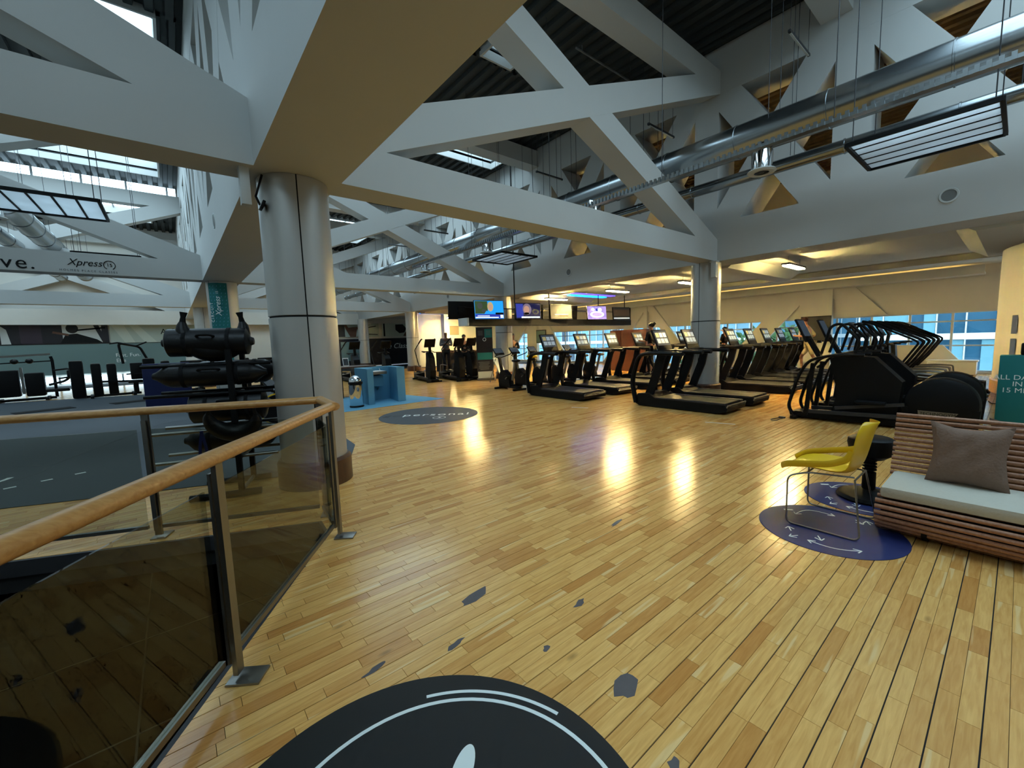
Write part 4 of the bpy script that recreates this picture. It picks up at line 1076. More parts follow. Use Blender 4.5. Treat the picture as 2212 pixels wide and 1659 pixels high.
# sprinkler pipe under the deck
t = thing('sprinkler_pipe', 'white sprinkler pipe dropping under the dark deck', 'pipe', (0, 0, 0))
MB().tube([(5.9, 14.3, 7.75), (9.1, 13.9, 7.75), (9.3, 13.9, 7.7), (9.3, 13.9, 7.0)], .06, n=10, smooth=.15).build('pipe', 'offwhite', t)
for x in (6.4, 7.6, 8.6): MB().cyl((x, 14.2, 7.75), (x, 14.2, 8.06), .015, n=6).build('bracket', 'offwhite', t)
t = thing('sprinkler_pipe', 'thin grey pipe crossing the dark deck above the near truss', 'pipe', (0, 0, 0))
MB().cyl((7.5, 6.6, 7.92), (10.3, 6.6, 7.92), .022, n=8).build('pipe', 'grille', t)
for x in (7.7, 10.1): MB().cyl((x, 6.6, 7.92), (x, 6.6, 8.06), .01, n=6).build('bracket', 'grille', t)
# round speakers flush in the girder
def speaker(x, y, z, label, r=.095):
    t = thing('flush_speaker', label, 'speaker', (x, y, z), 0, 'round flush speakers')
    MB().lathe([(r, 0), (r, -.012), (r+.025, -.014), (r+.03, 0)], 28, ax='x').build('bezel', 'offwhite', t)
    MB().lathe([(0, -.008), (r, -.006)], 28, ax='x').build('grille', 'grille', t)
speaker(10.42, .91, 3.76, 'round flush speaker in the girder at the right')
speaker(10.42, 9.62, 3.74, 'round flush speaker in the girder above the televisions')
speaker(10.42, 17.4, 3.74, 'round flush speaker in the girder near the far column')
speaker(.77, 8.9, 3.75, 'round flush speaker in the side of the wide girder', .1)
# bracket box and flood light beside the near column head
t = thing('bracket_box', 'white conduit box at the top of the near column', 'box', (.70, 4.90, 3.07))
MB().box((0, 0, .06), (.085, .10, .36), bev=.008).build('box', 'offwhite', t)
MB().box((0, 0, .245), (.12, .14, .03), bev=.005).build('cover', 'offwhite', t)
t = thing('flood_light', 'small black flood light under the girder by the near column', 'lamp', (.84, 4.92, 2.98))
MB().box((0, 0, 0), (.03, .10, .09), ry=.4, bev=.008).build('head', 'black', t)
MB().bar([(-.02, 0, .0), (-.05, 0, .08), (.02, 0, .30)], .02, .012, (0,1,0)).build('bracket', 'black', t, smooth=False)
MB().box((-.018, 0, -.006), (.004, .08, .07), ry=.4).build('lens', 'offwhite', t, smooth=False)
t = thing('bracket_box', 'white conduit box at the top of the treadmill column', 'box', (10.25, 4.75, 3.08))
MB().box((0, 0, 0), (.12, .12, .36), bev=.01).build('box', 'offwhite', t)
MB().box((0, 0, .19), (.16, .16, .03), bev=.005).build('cover', 'offwhite', t)

# ---------------------------------------------------------------- lettering on the left truss
t = thing('truss_lettering', 'black lettering and round logo on the left truss', 'lettering', (0, 13.115, 0))
text('move.', .37, 'black', t, (-2.03, 0, 3.455), (PI/2, 0, 0), align='RIGHT', depth=.003, space=1.15)
text('Xpress', .20, 'black', t, (-1.30, 0, 3.535), (PI/2, 0, 0), shear=.35, depth=.002, sx=.95)
text('15', .10, 'black', t, (-.905, 0, 3.515), (PI/2, 0, 0), depth=.002)
ring = MB(); ring.lathe([(.088, -.003), (.102, -.003), (.102, .003), (.088, .003), (.088, -.003)], 32, c=(-.905, 0, 3.515), ax='y', arc=(R(-150), R(150))); ring.build('logo_ring', 'black', t)
text('HOLMES PLACE CLASSES', .058, 'darkgrey', t, (-1.24, 0, 3.362), (PI/2, 0, 0), depth=.001, space=1.5)
# teal banner on the far left column
b = thing('column_banner', 'tall teal banner fixed to the column, white vertical lettering', 'banner', (.98, 13.06, 1.2))
MB().lathe([(.372, 0), (.372, 2.05)], 10, c=(.20, .39, 0), arc=(R(214), R(282))).build('sheet', 'teal', b)
bw = MB()
for k in range(22):
    for q in range(5):
        a = R(220+q*13+((k*7) % 5)); z = .08+k*.09
        bw.box((.20+.374*math.cos(a), .39+.374*math.sin(a), z), (.012, .003, .03), rz=a+PI/2, ry=.5)
bw.build('dash_pattern', 'bluefloor', b, smooth=False)
text('Xpress', .17, 'print_white', b, (.05, -.02, 1.45), (PI/2, -PI/2, R(-14)), shear=.3, depth=.002)
text('15', .08, 'print_white', b, (.05, -.02, 1.80), (PI/2, -PI/2, R(-14)), depth=.002)
text('CIRCUIT', .10, 'print_white', b, (-.08, .055, 1.30), (PI/2, -PI/2, R(-35)), depth=.002, space=1.4)

# ---------------------------------------------------------------- posters on the back wall
mat('poster_dark', (.10, .09, .12), .5, noise=.5, scale=2); mat('poster_plum', (.20, .15, .20), .5, noise=.3, scale=2); mat('poster_pale', (.66, .70, .66), .5, noise=.05, scale=2); mat('poster_pale2', (.74, .77, .72), .5)
p = thing('wall_poster', 'wide dark photo poster of a person at a press bar on the back wall', 'poster', (-4.3, 30.13, 2.58))
MB().box((0, 0, 0), (3.7, .02, .96)).build('sheet', 'poster_dark', p, smooth=False)
def shp(par, m_, poly, k): MB().prism(poly, (0, -.0102-.001*k, 0), (1,0,0), (0,0,1), (0, -.0008, 0)).build('picture_shape', m_, par, smooth=False)
shp(p, 'poster_plum', rc(-1.2, -.48, -.5, .48), 1); shp(p, 'offwhite', [(-1.8, -.48), (-1.5, -.48), (-1.6, .2), (-1.8, .4)], 1)
shp(p, 'offwhite', rc(.2, -.46, 1.6, .44), 1); shp(p, 'hair', ell(.55, .25, .22, .24), 2); shp(p, 'cloth_black', [(.1, -.47), (.3, -.05), (.7, .0), (1.4, -.3), (1.6, -.47)], 2); shp(p, 'black', [(.7, .12), (1.75, .25), (1.75, .33), (.7, .2)], 3); shp(p, 'poster_dark', [(1.3, .46), (1.5, .46), (1.75, -.46), (1.6, -.46)], 3); shp(p, 'skin_dark', [(-.15, .02), (.4, -.12), (.42, -.02), (-.12, .12)], 3)
p = thing('wall_poster', 'pale green wall panel lettered with large serif capitals', 'poster', (-.55, 30.13, 2.56))
MB().box((0, 0, 0), (3.7, .02, .98)).build('sheet', 'poster_pale', p, smooth=False)
shp(p, 'poster_pale2', [(-1.8, .48), (-1.3, .48), (-.9, -.48), (-1.3, -.48)], 1); shp(p, 'poster_pale2', [(-1.1, .48), (-.75, .48), (0, -.48), (-.5, -.48)], 1)
text('A BODY', .42, 'black', p, (1.05, -.013, .07), (PI/2, 0, 0), depth=.002, space=1.2)
p = thing('mirror_lettering', 'white lettering on the mirrored band of the back wall', 'lettering', (-1.8, 30.15, 1.3))
text('Fast. Fun.', .26, 'print_white', p, (0, 0, .12), (PI/2, 0, 0), depth=.002)
text('Effe', .26, 'print_white', p, (-.30, 0, -.16), (PI/2, 0, 0), depth=.002)
p = thing('wall_poster', 'dark wall photo of a stretching figure behind the blue partition', 'poster', (10.5, 30.13, 2.62))
MB().box((0, 0, 0), (3.0, .02, .95)).build('sheet', 'poster_pale', p, smooth=False)
shp(p, 'darkgrey', rc(-1.48, -.46, -.95, .46), 1); shp(p, 'skin_dark', [(-1.0, .40), (-.85, .42), (-.7, .18), (.45, .30), (.5, .22), (-.1, .05), (-.2, -.47), (-.6, -.47), (-.85, 0)], 2); shp(p, 'black', rc(.5, -.2, .56, .4), 2); shp(p, 'black', [(.55, .18), (1.3, .32), (1.3, .26), (.55, .12)], 2); shp(p, 'black', [(.5, -.25), (1.4, -.3), (1.4, -.36), (.5, -.31)], 2)
p = thing('wall_poster', 'lilac lit wall photo with dark plants near the far column', 'poster', (13.4, 30.13, 2.62))
MB().box((0, 0, 0), (2.3, .02, .95)).build('sheet', 'poster_pale2', p, smooth=False)
shp(p, 'black', rc(-1.05, -.47, -.93, .47), 1); shp(p, 'hair', [(-.1, .40), (.5, .42), (.8, .1), (.6, -.2), (.2, -.25), (-.1, .0)], 2); shp(p, 'skin_dark', [(.5, -.47), (.9, .15), (1.1, -.1), (1.1, -.47)], 2)
p = thing('wall_mural', 'dark mural wall with white script lettering behind the far machines', 'mural', (12.2, 30.12, 1.05))
MB().box((0, 0, 0), (6.4, .03, 1.9)).build('sheet', 'poster_dark', p, smooth=False)
shp(p, 'mirror', rc(-3.0, -.6, -1.7, .75), 6)
text('The Class', .55, 'print_white', p, (.9, -.02, .35), (PI/2, 0, R(0)), shear=.3, depth=.002)

# ---------------------------------------------------------------- reception corner and cabinets
rs = empty('wall_reception'); tag(rs, 'warm yellow lit reception wall behind the two standing people', None, None, 'structure')
MB().span((12.2, 24.6, 0), (19.9, 24.75, 3.46)).build('panel', 'plaster', rs, smooth=False)
MB().span((12.2, 24.3, 0), (12.35, 24.6, 3.46)).build('return_panel', 'plaster', rs, smooth=False)
MB().span((14.1, 24.2, 0), (14.5, 24.6, 3.46)).build('rib_panel', 'plaster', rs, smooth=False)
pendant(14.2, 22.9, 3.1, 'warm pendant strip lamp added to light the reception wall', rz=0)  # extra pendant added to brighten the wall behind it
t = thing('notice_board', 'plain ochre notice board on the reception wall', 'notice board', (14.95, 24.57, 2.35))
MB().box((0, 0, 0), (.95, .03, .55)).build('board', 'cloth_beige', t, smooth=False)
MB().box((0, .012, 0), (.99, .02, .59)).build('frame', 'brownwood', t, smooth=False)
t = thing('reception_desk', 'dark reception desk behind the far cross trainers', 'desk', (12.4, 19.6, 0))
MB().span((-1.4, -.3, 0), (1.6, .3, 1.02)).build('body', 'black', t, smooth=False)
MB().span((-1.5, -.38, 1.02), (1.7, .38, 1.07)).build('worktop', 'basewood', t, smooth=False)
t = thing('cabinet', 'brown wooden cabinet by the windows behind the back row', 'cabinet', (16.2, 11.2, 0))
MB().span((-.3, -.95, 0), (.3, .95, 1.86)).build('body', 'brownwood', t, smooth=False)
for s in (-1, 0, 1):
    dd = MB().box((-.306, s*.63, .94), (.015, .60, 1.78), bev=.004).build('door', 'brownwood', t)
    MB().cyl((-.325, s*.63+.24, .95), (-.325, s*.63+.24, 1.1), .01, n=8).build('handle', 'steel', dd)
t = thing('wall_screen', 'dark wall screen on the window pier behind the runner', 'television', (19.76, 5.15, 1.62))
MB().box((0, 0, 0), (.06, 1.0, 1.0), bev=.01).build('casing', 'blackgloss', t)
MB().box((-.033, 0, 0), (.004, .94, .94)).build('screen', 'darkgrey', t, smooth=False)
t = thing('wall_screen', 'grey wall screen between the braces left of the windows', 'television', (19.76, 20.9, 1.75))
MB().box((0, 0, 0), (.06, .95, .9), bev=.01).build('casing', 'blackgloss', t)
MB().box((-.033, 0, 0), (.004, .88, .8), ).build('screen', 'mirror', t, smooth=False)
t = thing('window_bench', 'white radiator bench under the right end of the windows', 'bench', (19.5, 1.35, 0))
MB().box((0, 0, .22), (.45, 1.1, .40), bev=.03).build('body', 'white', t)
MB().box((0, 0, .03), (.4, 1.0, .06)).build('plinth', 'darkgrey', t, smooth=False)
MB().box((0, 0, .45), (.5, 1.15, .05), bev=.01).build('top', 'white', t)
t = thing('power_strip', 'black power strip with blue light by the pier skirting', 'power strip', (12.35, -.02, 0))
MB().box((0, 0, .03), (.10, .34, .05), bev=.01).build('body', 'black', t)
MB().box((-.05, .04, .045), (.006, .05, .015)).build('indicator', 'led_blue', t, smooth=False)
MB().tube([(.02, .16, .02), (.1, .3, .01), (.5, .35, .01)], .008, smooth=.05).build('lead', 'black', t)
t = thing('cable', 'thin grey cable loop by the front foot of the first cross trainer', 'cable', (8.15, 2.68, .006))
MB().tube([(.25, 0, 0), (.05, .06, 0), (-.08, .02, 0), (-.04, -.06, 0), (.12, -.05, 0), (.25, -.08, 0)], .006, smooth=.06).build('loop', 'darkgrey', t)
MB().box((.27, -.04, .01), (.05, .1, .03), bev=.008).build('plug', 'darkgrey', t)

# roll-up banner and white board stand near the column
b = thing('roll_up_banner', 'tall black and teal roll-up banner beside the column', 'banner', (9.62, 13.45, 0), R(-24))
MB().box((0, 0, 1.12), (.66, .012, 1.95)).build('sheet', 'poster_dark', b, smooth=False)
MB().box((0, 0, .05), (.70, .14, .09), bev=.015).build('base', 'steel', b)
MB().box((0, 0, 2.10), (.68, .025, .025)).build('top_rail', 'steel', b, smooth=False)
MB().box((0, -.008, .22), (.60, .003, .26)).build('white_block', 'offwhite', b, smooth=False)
MB().box((0, -.008, .96), (.60, .003, .28)).build('teal_block', 'teal', b, smooth=False)
MB().box((.16, -.008, 1.86), (.30, .003, .34)).build('teal_block', 'teal', b, smooth=False)
MB().lathe([(.05, -.010), (.07, -.010), (.07, -.012), (.05, -.012)], 20, c=(0, 0, 1.62), ax='y').build('emblem_ring', 'print_white', b)
mb = MB()
for k in range(6): mb.box((-.05+.02*(k % 2), -.009, .72-k*.055), (.46-.05*(k % 3), .003, .018))
for k in range(4): mb.box((-.16, -.009, 1.95-k*.05), (.20, .003, .016)); mb.box((.16, -.0105, 1.95-k*.05), (.18, .003, .014))
mb.build('text_line', 'grille', b, smooth=False)
b = thing('easel_board', 'white leaning board stand right of the roll-up banner', 'board', (9.55, 12.35, 0), R(25))
MB().box((0, 0, .48), (.50, .02, .95), rx=-.42).build('board', 'white', b, smooth=False)
for s in (-1, 1): MB().bar([(s*.2, .1, .9), (s*.2, .38, .0)], .02, .02, (0,1,0)).build('back_leg', 'steel', b, smooth=False)
MB().box((0, -.26, .02), (.5, .12, .03)).build('foot', 'white', b, smooth=False)

# ---------------------------------------------------------------- bag rack beside the near column
rk = thing('bag_rack', 'steel storage rack for training bags beside the near column', 'rack', (.40, 5.42, 0), -.33)
for s in (-1, 1):
    MB().tube([(-.32, s*.27, .04), (.32, s*.27, .04)], .035, n=12).build('foot', 'black', rk)
    po = MB().bar([(.14, s*.27, .05), (.14, s*.27, 1.55)], .05, .05, (0,1,0)).build('post', 'black', rk, smooth=False)
    for z in (.42, .72, 1.10, 1.40):
        MB().cyl((-.62, s*.20, z), (.50, s*.20, z), .018, n=10).build('arm', 'steel' if z < 1 else 'black', po)
for z in (.06, .40, 1.08): MB().cyl((.14, -.27, z), (.14, .27, z), .02, n=10).build('tie_bar', 'steel', rk)
def bag(label, x0, x1, y, z, r, taper, rz=-.33):
    e = thing('training_bag', label, 'bag', (.40, 5.42, z), rz, 'black training bags on the rack')
    L = x1-x0
    pr = [(0, x0-.03), (.25*r, x0-.03), (.35*r, x0), (r*.85, x0+taper*.6), (r, x0+taper), (r*1.02, (x0+x1)/2), (r, x1-taper), (r*.85, x1-taper*.6), (.35*r, x1), (.25*r, x1+.03), (0, x1+.03)]
    MB().lathe(pr, 22, c=(0, y, 0), ax='x').build('bag_body', 'leather', e)
    for q in (.25, .75):
        MB().lathe([(r*1.0, -.018), (r*1.05, -.016), (r*1.05, .016), (r*1.0, .018)], 22, c=(x0+L*q, y, 0), ax='x').build('strap', 'rubber', e)
    MB().tube([(x0+L*.4, y-r*.9, r*.4), (x0+L*.43, y-r*1.35, r*.5), (x0+L*.57, y-r*1.35, r*.5), (x0+L*.6, y-r*.9, r*.4)], .012, smooth=.04).build('handle', 'rubber', e)
    return e
bag('thick black cylindrical bag at the top of the rack', -.42, .32, -.12, 1.63, .14, .03)
bag('black bag with gathered ends on the second level of the rack', -.52, .42, -.14, 1.30, .12, .13)
bag('black bag on the back of the second rack level', -.30, .48, .14, 1.30, .13, .10)
bag('heavy black bag on the third level of the rack', -.30, .42, -.08, .95, .16, .04)
bag('black bag on the lower level of the rack', -.40, .45, .10, .58, .13, .10)
def crescent(label, x, y, z, rot, sc=1):
    e = thing('crescent_bag', label, 'bag', (0,0,0), 0, 'black horned training bags')
    e.location = (x, y, z); e.rotation_euler = rot
    n = 24; P = []; rr = []
    for i in range(n+1):
        a = PI*(1.15*i/n-.075); P.append((.26*sc*math.cos(a), 0, -.24*sc*math.sin(a))); rr.append(sc*(.03+.085*math.sin(PI*min(1, max(0, i/n)))**.8))
    mb = MB(); vs = []
    mb.tube(P, rr, n=12); mb.build('bag_body', 'leather', e)
    for q in (0, -1):
        p = Vector(P[q]); d_ = (Vector(P[q])-Vector(P[1 if q == 0 else -2])).normalized()
        MB().tube([p-d_*.02, p+d_*.05, p+d_*.10], [.03*sc, .022*sc, .034*sc], n=10).build('grip', 'rubber', e)
crescent('upright horned black bag at the top of the rack', .36, 5.30, 1.78, (0, 0, -.2), 1.0)
crescent('horned black bag hanging on the lower rack level', .42, 5.02, .86, (.5, .1, -.3), .8)
st = thing('resistance_strap', 'dark blue strap hanging from the rack', 'strap', (.16, 5.20, .42))
MB().tube([(0, 0, .30), (-.025, 0, .15), (-.03, 0, .03), (0, 0, -.01), (.03, 0, .03), (.025, 0, .15), (0, 0, .30)], .008, n=6, smooth=.03, flat=(.03, .008, (0,1,0))).build('loop', 'bluemat', st)
MB().box((0, 0, .30), (.03, .03, .03), bev=.005).build('knot', 'bluemat', st)
# blue foam mat standing behind the rack, rings and small items
bm_ = tag(MB().box((-.15, 14.6, .62), (1.0, .12, 1.22), bev=.02).build('foam_mat', 'bluemat'), 'blue foam mat standing upright behind the bag rack', 'mat')
for k, (x, y, z, r) in enumerate(((2.05, 9.1, .335, .32), (1.55, 9.35, .325, .31))):
    h = thing('exercise_hoop', ('yellow rimmed hoop standing right behind the near column', 'yellow rimmed hoop standing left behind the near column')[k], 'hoop', (x, y, z), 0, 'yellow rimmed hoops')
    MB().lathe([(r-.012, -.012), (r+.012, -.012), (r+.012, .012), (r-.012, .012), (r-.012, -.012)], 36, ax='y').build('ring', 'yellow', h)
    MB().lathe([(.02, -.02), (r-.02, -.03), (r-.02, .03), (.02, .02)], 30, ax='y').build('plate', 'rubber', h)

# ---------------------------------------------------------------- strength machines at the far left
def tower_part(par, x, y, h=1.25, w=.34, d=.22):
    o_ = MB().box((x, y, h/2+.02), (w, d, h), bev=.07).build('weight_tower', 'black', par)
    MB().box((x, y-.01, h+.01), (w*.8, d*.7, .03), bev=.01).build('top_cap', 'steel', o_)
def strength(label, x, y, rz, kind):
    t = thing('strength_machine', label, 'strength machine', (x, y, 0), rz, 'black strength machines')
    MB().box((0, 0, .05), (1.5, .10, .08), bev=.01).build('base_frame', 'black', t)
    for s in (-.55, .55): MB().box((s, 0, .05), (.09, 1.1, .08), bev=.01).build('base_frame', 'black', t)
    if kind == 'rack':
        for s in (-.75, .75): MB().bar([(s, .2, .05), (s, .2, 1.35), (s*.96, .2, 1.5)], .08, .08, (0,1,0)).build('upright', 'black', t, smooth=False)
        MB().bar([(-.72, .2, 1.52), (.72, .2, 1.58)], .07, .07, (0,0,1)).build('top_bar', 'steel', t, smooth=False)
        MB().bar([(-.72, .2, 1.30), (.72, .2, 1.34)], .04, .04, (0,0,1)).build('cross_bar', 'black', t, smooth=False)
        for s in (-.12, .22): MB().ball((s, .1, 1.36), (.10, .08, .09)).build('head_pad', 'leather', t)
        MB().box((-.30, 0, .62), (.5, .45, .9), bev=.05).build('weight_stack', 'black', t)
        MB().box((.30, 0, .55), (.45, .5, .8), bev=.05).build('weight_stack', 'black', t)
        MB().box((.02, -.1, .7), (.06, .2, .9)).build('guide_rod', 'steel', t, smooth=False)
        MB().tube([(.75, .1, 1.0), (1.15, .0, 1.05), (1.2, -.1, .75), (.85, 0, .7)], .03, smooth=.1).build('handle', 'black', t)
        MB().tube([(.6, 0, .5), (1.0, 0, .6), (1.25, 0, .85)], .04, smooth=.1).build('lever', 'black', t)
        MB().box((.8, 0, .30), (.6, .4, .10), bev=.03).build('seat', 'leather', t)
        MB().box((1.2, -.2, .85), (.25, .3, .3), bev=.05).build('pad', 'leather', t)
    else:
        tower_part(t, -.85, -.15, 1.30); tower_part(t, -.38, .0, 1.18, .26); 
        if kind == 'press': tower_part(t, .02, .12, 1.15, .26)
        MB().box((.62, 0, .48), (.42, .42, .10), bev=.03).build('seat', 'leather', t)
        MB().box((.72, .22, .85), (.40, .10, .62), bev=.04).build('backrest', 'leather', t)
        MB().box((.62, 0, .25), (.14, .3, .4)).build('seat_post', 'black', t, smooth=False)
        MB().bar([(-.3, 0, .55), (.5, 0, .50)], .07, .07, (0,0,1)).build('main_beam', 'black', t, smooth=False)
        MB().bar([(.4, .1, .75), (1.15, -.05, .80), (1.2, -.1, .55)], .05, .05, (0,1,0)).build('arm_rest', 'black', t, smooth=False)
        if kind == 'press':
            MB().tube([(.35, 0, 1.15), (.28, 0, 1.9), (.85, 0, 1.75), (1.05, 0, 1.2)], .04, smooth=.12).build('lever_frame', 'black', t)
            MB().tube([(.05, -.1, 1.88), (.28, 0, 1.92), (.75, -.1, 1.78), (1.05, -.2, 1.92)], .025, smooth=.06).build('pull_bar', 'black', t)
        else:
            MB().box((.45, .1, 1.12), (.75, .12, .10), bev=.03).build('roller_pad', 'leather', t)
            MB().bar([(.95, 0, .1), (1.05, .1, 1.1)], .06, .06, (0,1,0)).build('upright', 'black', t, smooth=False)
            MB().tube([(.8, -.2, .55), (1.15, -.3, .35), (1.25, -.3, .1)], .025, smooth=.08).build('lever', 'black', t)
    return t
strength('black strength rack machine with a top bar at the far left', -4.05, 21.6, .1, 'rack')
strength('black strength machine with a raised pull bar, second from the left', -1.75, 20.7, .1, 'press')
strength('black strength machine with low roller pad, third from the left', .15, 20.2, .1, 'roller')
strength('black strength machine cut off by the left edge of the photo', -6.2, 22.6, .1, 'press')
strength('black strength machine right behind the bag rack', 2.6, 19.4, .1, 'roller')
m = thing('gym_bench', 'black angled bench seen between the bag rack and the near column', 'bench', (2.35, 15.6, 0), .3)
MB().box((0, 0, .45), (.32, 1.2, .09), rx=.5, bev=.03).build('pad', 'leather', m)
for s in (-.4, .4): MB().bar([(0, s, .0), (0, s, .45+.2*s)], .06, .06, (0,1,0)).build('leg', 'black', m, smooth=False)
# flat mats and floor markings on the rubber floor
for k, (x, y, rz, lb) in enumerate(((-2.9, 17.2, .35, 'dark flat mat on the rubber floor, left of two'), (-1.0, 17.6, .35, 'dark flat mat on the rubber floor, right of two'))):
    m = MB().box((0,0,0), (1.15, .55, .012), bev=.004).build('exercise_mat', 'rubber'); m.location = (x, y, .0125); m.rotation_euler = (0,0,rz); tag(m, lb, 'mat')
t = thing('floor_marking', 'white circle and line markings on the rubber floor', 'marking', (-1.9, 8.0, .0062))
arcband((-.12, .3), .55, .035, R(-80), R(70), 0, n=30).build('arc', 'decal_grey', t, smooth=False)
arcband((-.25, .15), .42, .06, R(-80), R(-10), 0.0009, n=30).build('arc', 'print_white', t, smooth=False)
for a, b_ in (((.45, .55), (1.6, 3.6)), ((1.6, 3.6), (3.2, 4.2))): MB().bar([(*a, .0006), (*b_, .0006)], .025, .0012, (0,0,1)).build('line', 'decal_grey', t, smooth=False)
for k in range(3): MB().box((.28+k*.28, -.55+k*.10, .001), (.10, .05, .0012), rz=.3).build('dash', 'print_white', t, smooth=False)

# ---------------------------------------------------------------- people
def skin_mesh(name, joints, edges, m_, parent, sub=2, root=0):
    me = bpy.data.meshes.new(name)
    me.from_pydata([j[0] for j in joints], edges, [])
    o_ = bpy.data.objects.new(name, me); C.objects.link(o_)
    md = o_.modifiers.new('skin', 'SKIN'); md.use_smooth_shade = True
    for i, j in enumerate(joints):
        sv = me.skin_vertices[0].data[i]; r = j[1]; sv.radius = r if isinstance(r, tuple) else (r, r); sv.use_root = (i == root)
    s_ = o_.modifiers.new('sub', 'SUBSURF'); s_.levels = s_.render_levels = sub
    bpy.context.view_layer.update()
    me2 = bpy.data.meshes.new_from_object(o_.evaluated_get(bpy.context.evaluated_depsgraph_get()))
    bpy.data.objects.remove(o_); bpy.data.meshes.remove(me)
    me2.materials.clear(); me2.materials.append(MT[m_]); me2.name = name; me2.shade_smooth()
    n_ = bpy.data.objects.new(name, me2); C.objects.link(n_); n_.parent = parent
    return n_
def person(label, loc, rz, top, bottom, skin='skin', hair='hair', h=1.76, lean=0, arms='fold', stride=.0, bun=False, shorts=False, bald=False):
    p = thing('person', label, 'person', loc, rz); k = h/1.76
    V = lambda x, y, z: (x*k, (y+lean*max(0, z-.9))*k, z*k)
    # legs (local +y is forward)
    hipL, hipR = V(.09, 0, .92), V(-.09, 0, .92)
    kL, kR = V(.10, .06+stride*.6, .50), V(-.10, .03-stride*.4, .50)
    aL, aR = V(.10, .02+stride*.6, .09), V(-.10, -.02-stride*1.1, .09+abs(stride)*.5)
    tL, tR = V(.11, .17+stride*.6, .035), V(-.11, .13-stride*1.1, .035+abs(stride)*.4)
    sL, sR = V(.19, 0, 1.43), V(-.19, 0, 1.43)
    if arms == 'fold': eL, wL, fL = V(.24, .08, 1.17), V(.06, .22, 1.26), V(-.02, .22, 1.30); eR, wR, fR = V(-.24, .08, 1.17), V(-.06, .24, 1.22), V(.02, .24, 1.24)
    elif arms == 'chin': eL, wL, fL = V(.22, .14, 1.18), V(.05, .22, 1.36), V(.02, .20, 1.44); eR, wR, fR = V(-.24, .08, 1.17), V(-.04, .22, 1.18), V(.04, .23, 1.18)
    else: eL, wL, fL = V(.25, -.12, 1.18), V(.20, .12, 1.10), V(.18, .20, 1.12); eR, wR, fR = V(-.25, .05, 1.16), V(-.22, .28, 1.18), V(-.20, .36, 1.20)
    J = [(V(0, 0, .95), (.13*k, .10*k)), (V(0, 0, 1.15), (.125*k, .09*k)), (V(0, 0, 1.36), (.15*k, .10*k)), (V(0, 0, 1.50), .055*k), (V(0, .02, 1.57), .06*k), (V(0, .025, 1.66), (.078*k, .095*k)), (V(0, .015, 1.72), (.07*k, .085*k)),
         (hipL, .085*k), (kL, .055*k), (aL, .036*k), (tL, .03*k), (hipR, .085*k), (kR, .055*k), (aR, .036*k), (tR, .03*k),
         (sL, .052*k), (eL, .040*k), (wL, .028*k), (fL, .03*k), (sR, .052*k), (eR, .040*k), (wR, .028*k), (fR, .03*k)]
    E = [(0,1),(1,2),(2,3),(3,4),(4,5),(5,6),(0,7),(7,8),(8,9),(9,10),(0,11),(11,12),(12,13),(13,14),(2,15),(15,16),(16,17),(17,18),(2,19),(19,20),(20,21),(21,22)]
    bd = skin_mesh('body', J, E, skin, p)
    for s in (-1, 1): MB().ball(V(s*.032, .10, 1.655), .011*k, 8, 6).build('eye', 'hair', bd)
    MB().ball(V(0, .125, 1.62), (.013*k, .022*k, .022*k), 8, 6).build('nose', skin, bd)
    MB().ball(V(0, .105, 1.575), (.025*k, .012*k, .006*k), 8, 5).build('mouth', 'skin_dark', bd)
    g = lambda j, a: (j[0], tuple(x+a for x in j[1]) if isinstance(j[1], tuple) else j[1]+a)
    T = [g(J[0], .012), g(J[1], .016), g(J[2], .014), (V(0, 0, 1.46), .07*k), g(J[15], .014), g(J[16], .012), g(J[19], .014), g(J[20], .012)]
    Et = [(0,1),(1,2),(2,3),(2,4),(4,5),(2,6),(6,7)]
    if arms != 'run': T += [g(J[17], .012), g(J[21], .012)]; Et += [(5,8),(7,9)]
    skin_mesh('shirt', T, Et, top, p)
    kk = .5 if shorts else 1
    mid = lambda a, b, t: tuple(a[i]+(b[i]-a[i])*t for i in range(3))
    Bt = [g(J[0], .016), (hipL, .098*k), (mid(hipL, kL, .9 if shorts else 1), .072*k), (hipR, .098*k), (mid(hipR, kR, .9 if shorts else 1), .072*k)]
    Eb = [(0,1),(1,2),(0,3),(3,4)]
    if not shorts: Bt += [(aL, .05*k), (aR, .05*k)]; Eb += [(2,5),(4,6)]
    skin_mesh('trousers', Bt, Eb, bottom, p)
    for a, t_ in ((aL, tL), (aR, tR)):
        MB().tube([mid(a, t_, -.35), mid(a, t_, .5), mid(a, t_, 1.15)], [.045*k, .048*k, .035*k], n=10).build('shoe', 'darkgrey', p)
    if not bald:
        hd = MB().ball(V(0, -.005, 1.70), (.088*k, .108*k, .085*k), 16, 10)
        if bun: hd.ball(V(0, -.11, 1.74), .05*k, 10, 8)
        hd.build('hair', hair, p)
    return p
person('man in a grey top with folded arms among the far cross trainers', (9.22, 15.75, .22), PI*.83, 'cloth_grey', 'cloth_black', 'skin_dark', arms='fold', bald=True, h=1.80)
person('person in black holding a hand to the chin beside the roll-up banner', (9.95, 15.45, .10), PI*.83, 'cloth_black', 'cloth_black', arms='chin')
person('person in a black polo shirt standing right of the banner column', (11.4, 13.85, 0), PI*.9, 'cloth_black', 'cloth_black', h=1.83, arms='fold')
person('person with dark bun walking on a treadmill left of the column', (12.35, 7.75, .215), 0, 'cloth_black', 'cloth_black', bun=True, arms='run', stride=.2)
person('person in black on a treadmill just right of the column', (16.70, 7.30, .215), 0, 'cloth_black', 'cloth_black', h=1.58, arms='run', stride=.2)
person('runner in a beige shirt on a treadmill near the windows', (15.85, 4.25, .235), 0, 'cloth_beige', 'cloth_beige', hair='hair_brown', h=1.74, lean=.22, arms='run', stride=.35, shorts=True)

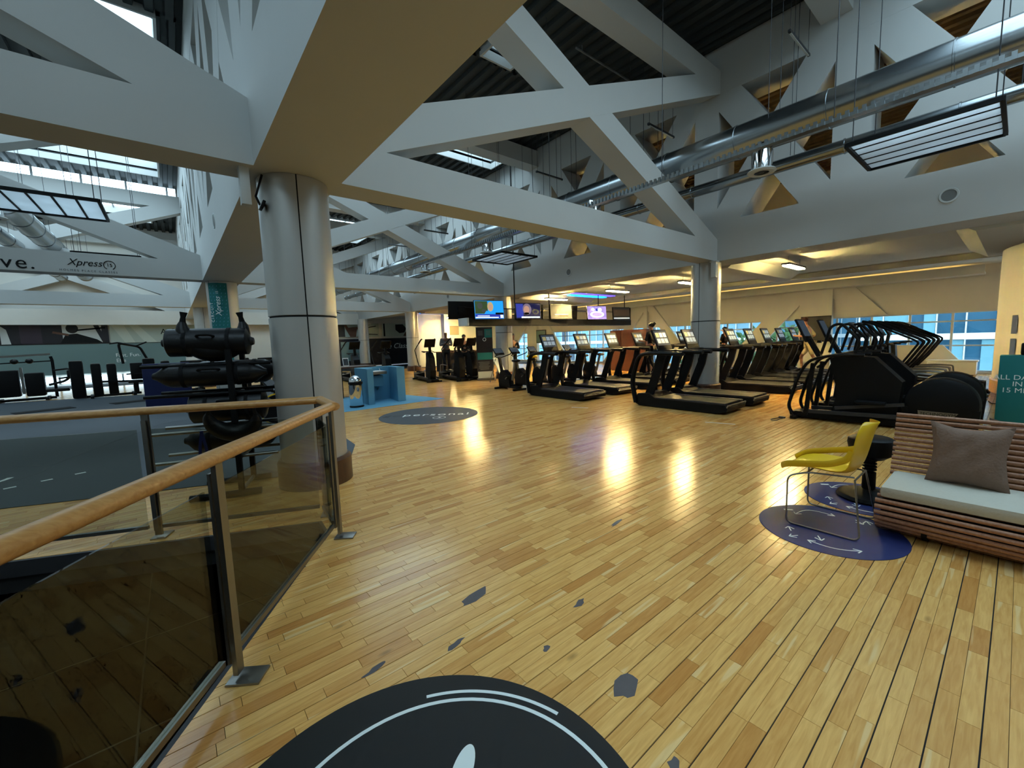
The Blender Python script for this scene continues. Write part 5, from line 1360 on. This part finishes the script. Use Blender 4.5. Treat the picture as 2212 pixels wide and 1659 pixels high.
# small screens need not be sampled as light sources
for n_, m_ in MT.items():
    if n_.startswith(('tv_', 'screen_')): m_.cycles.emission_sampling = 'NONE'
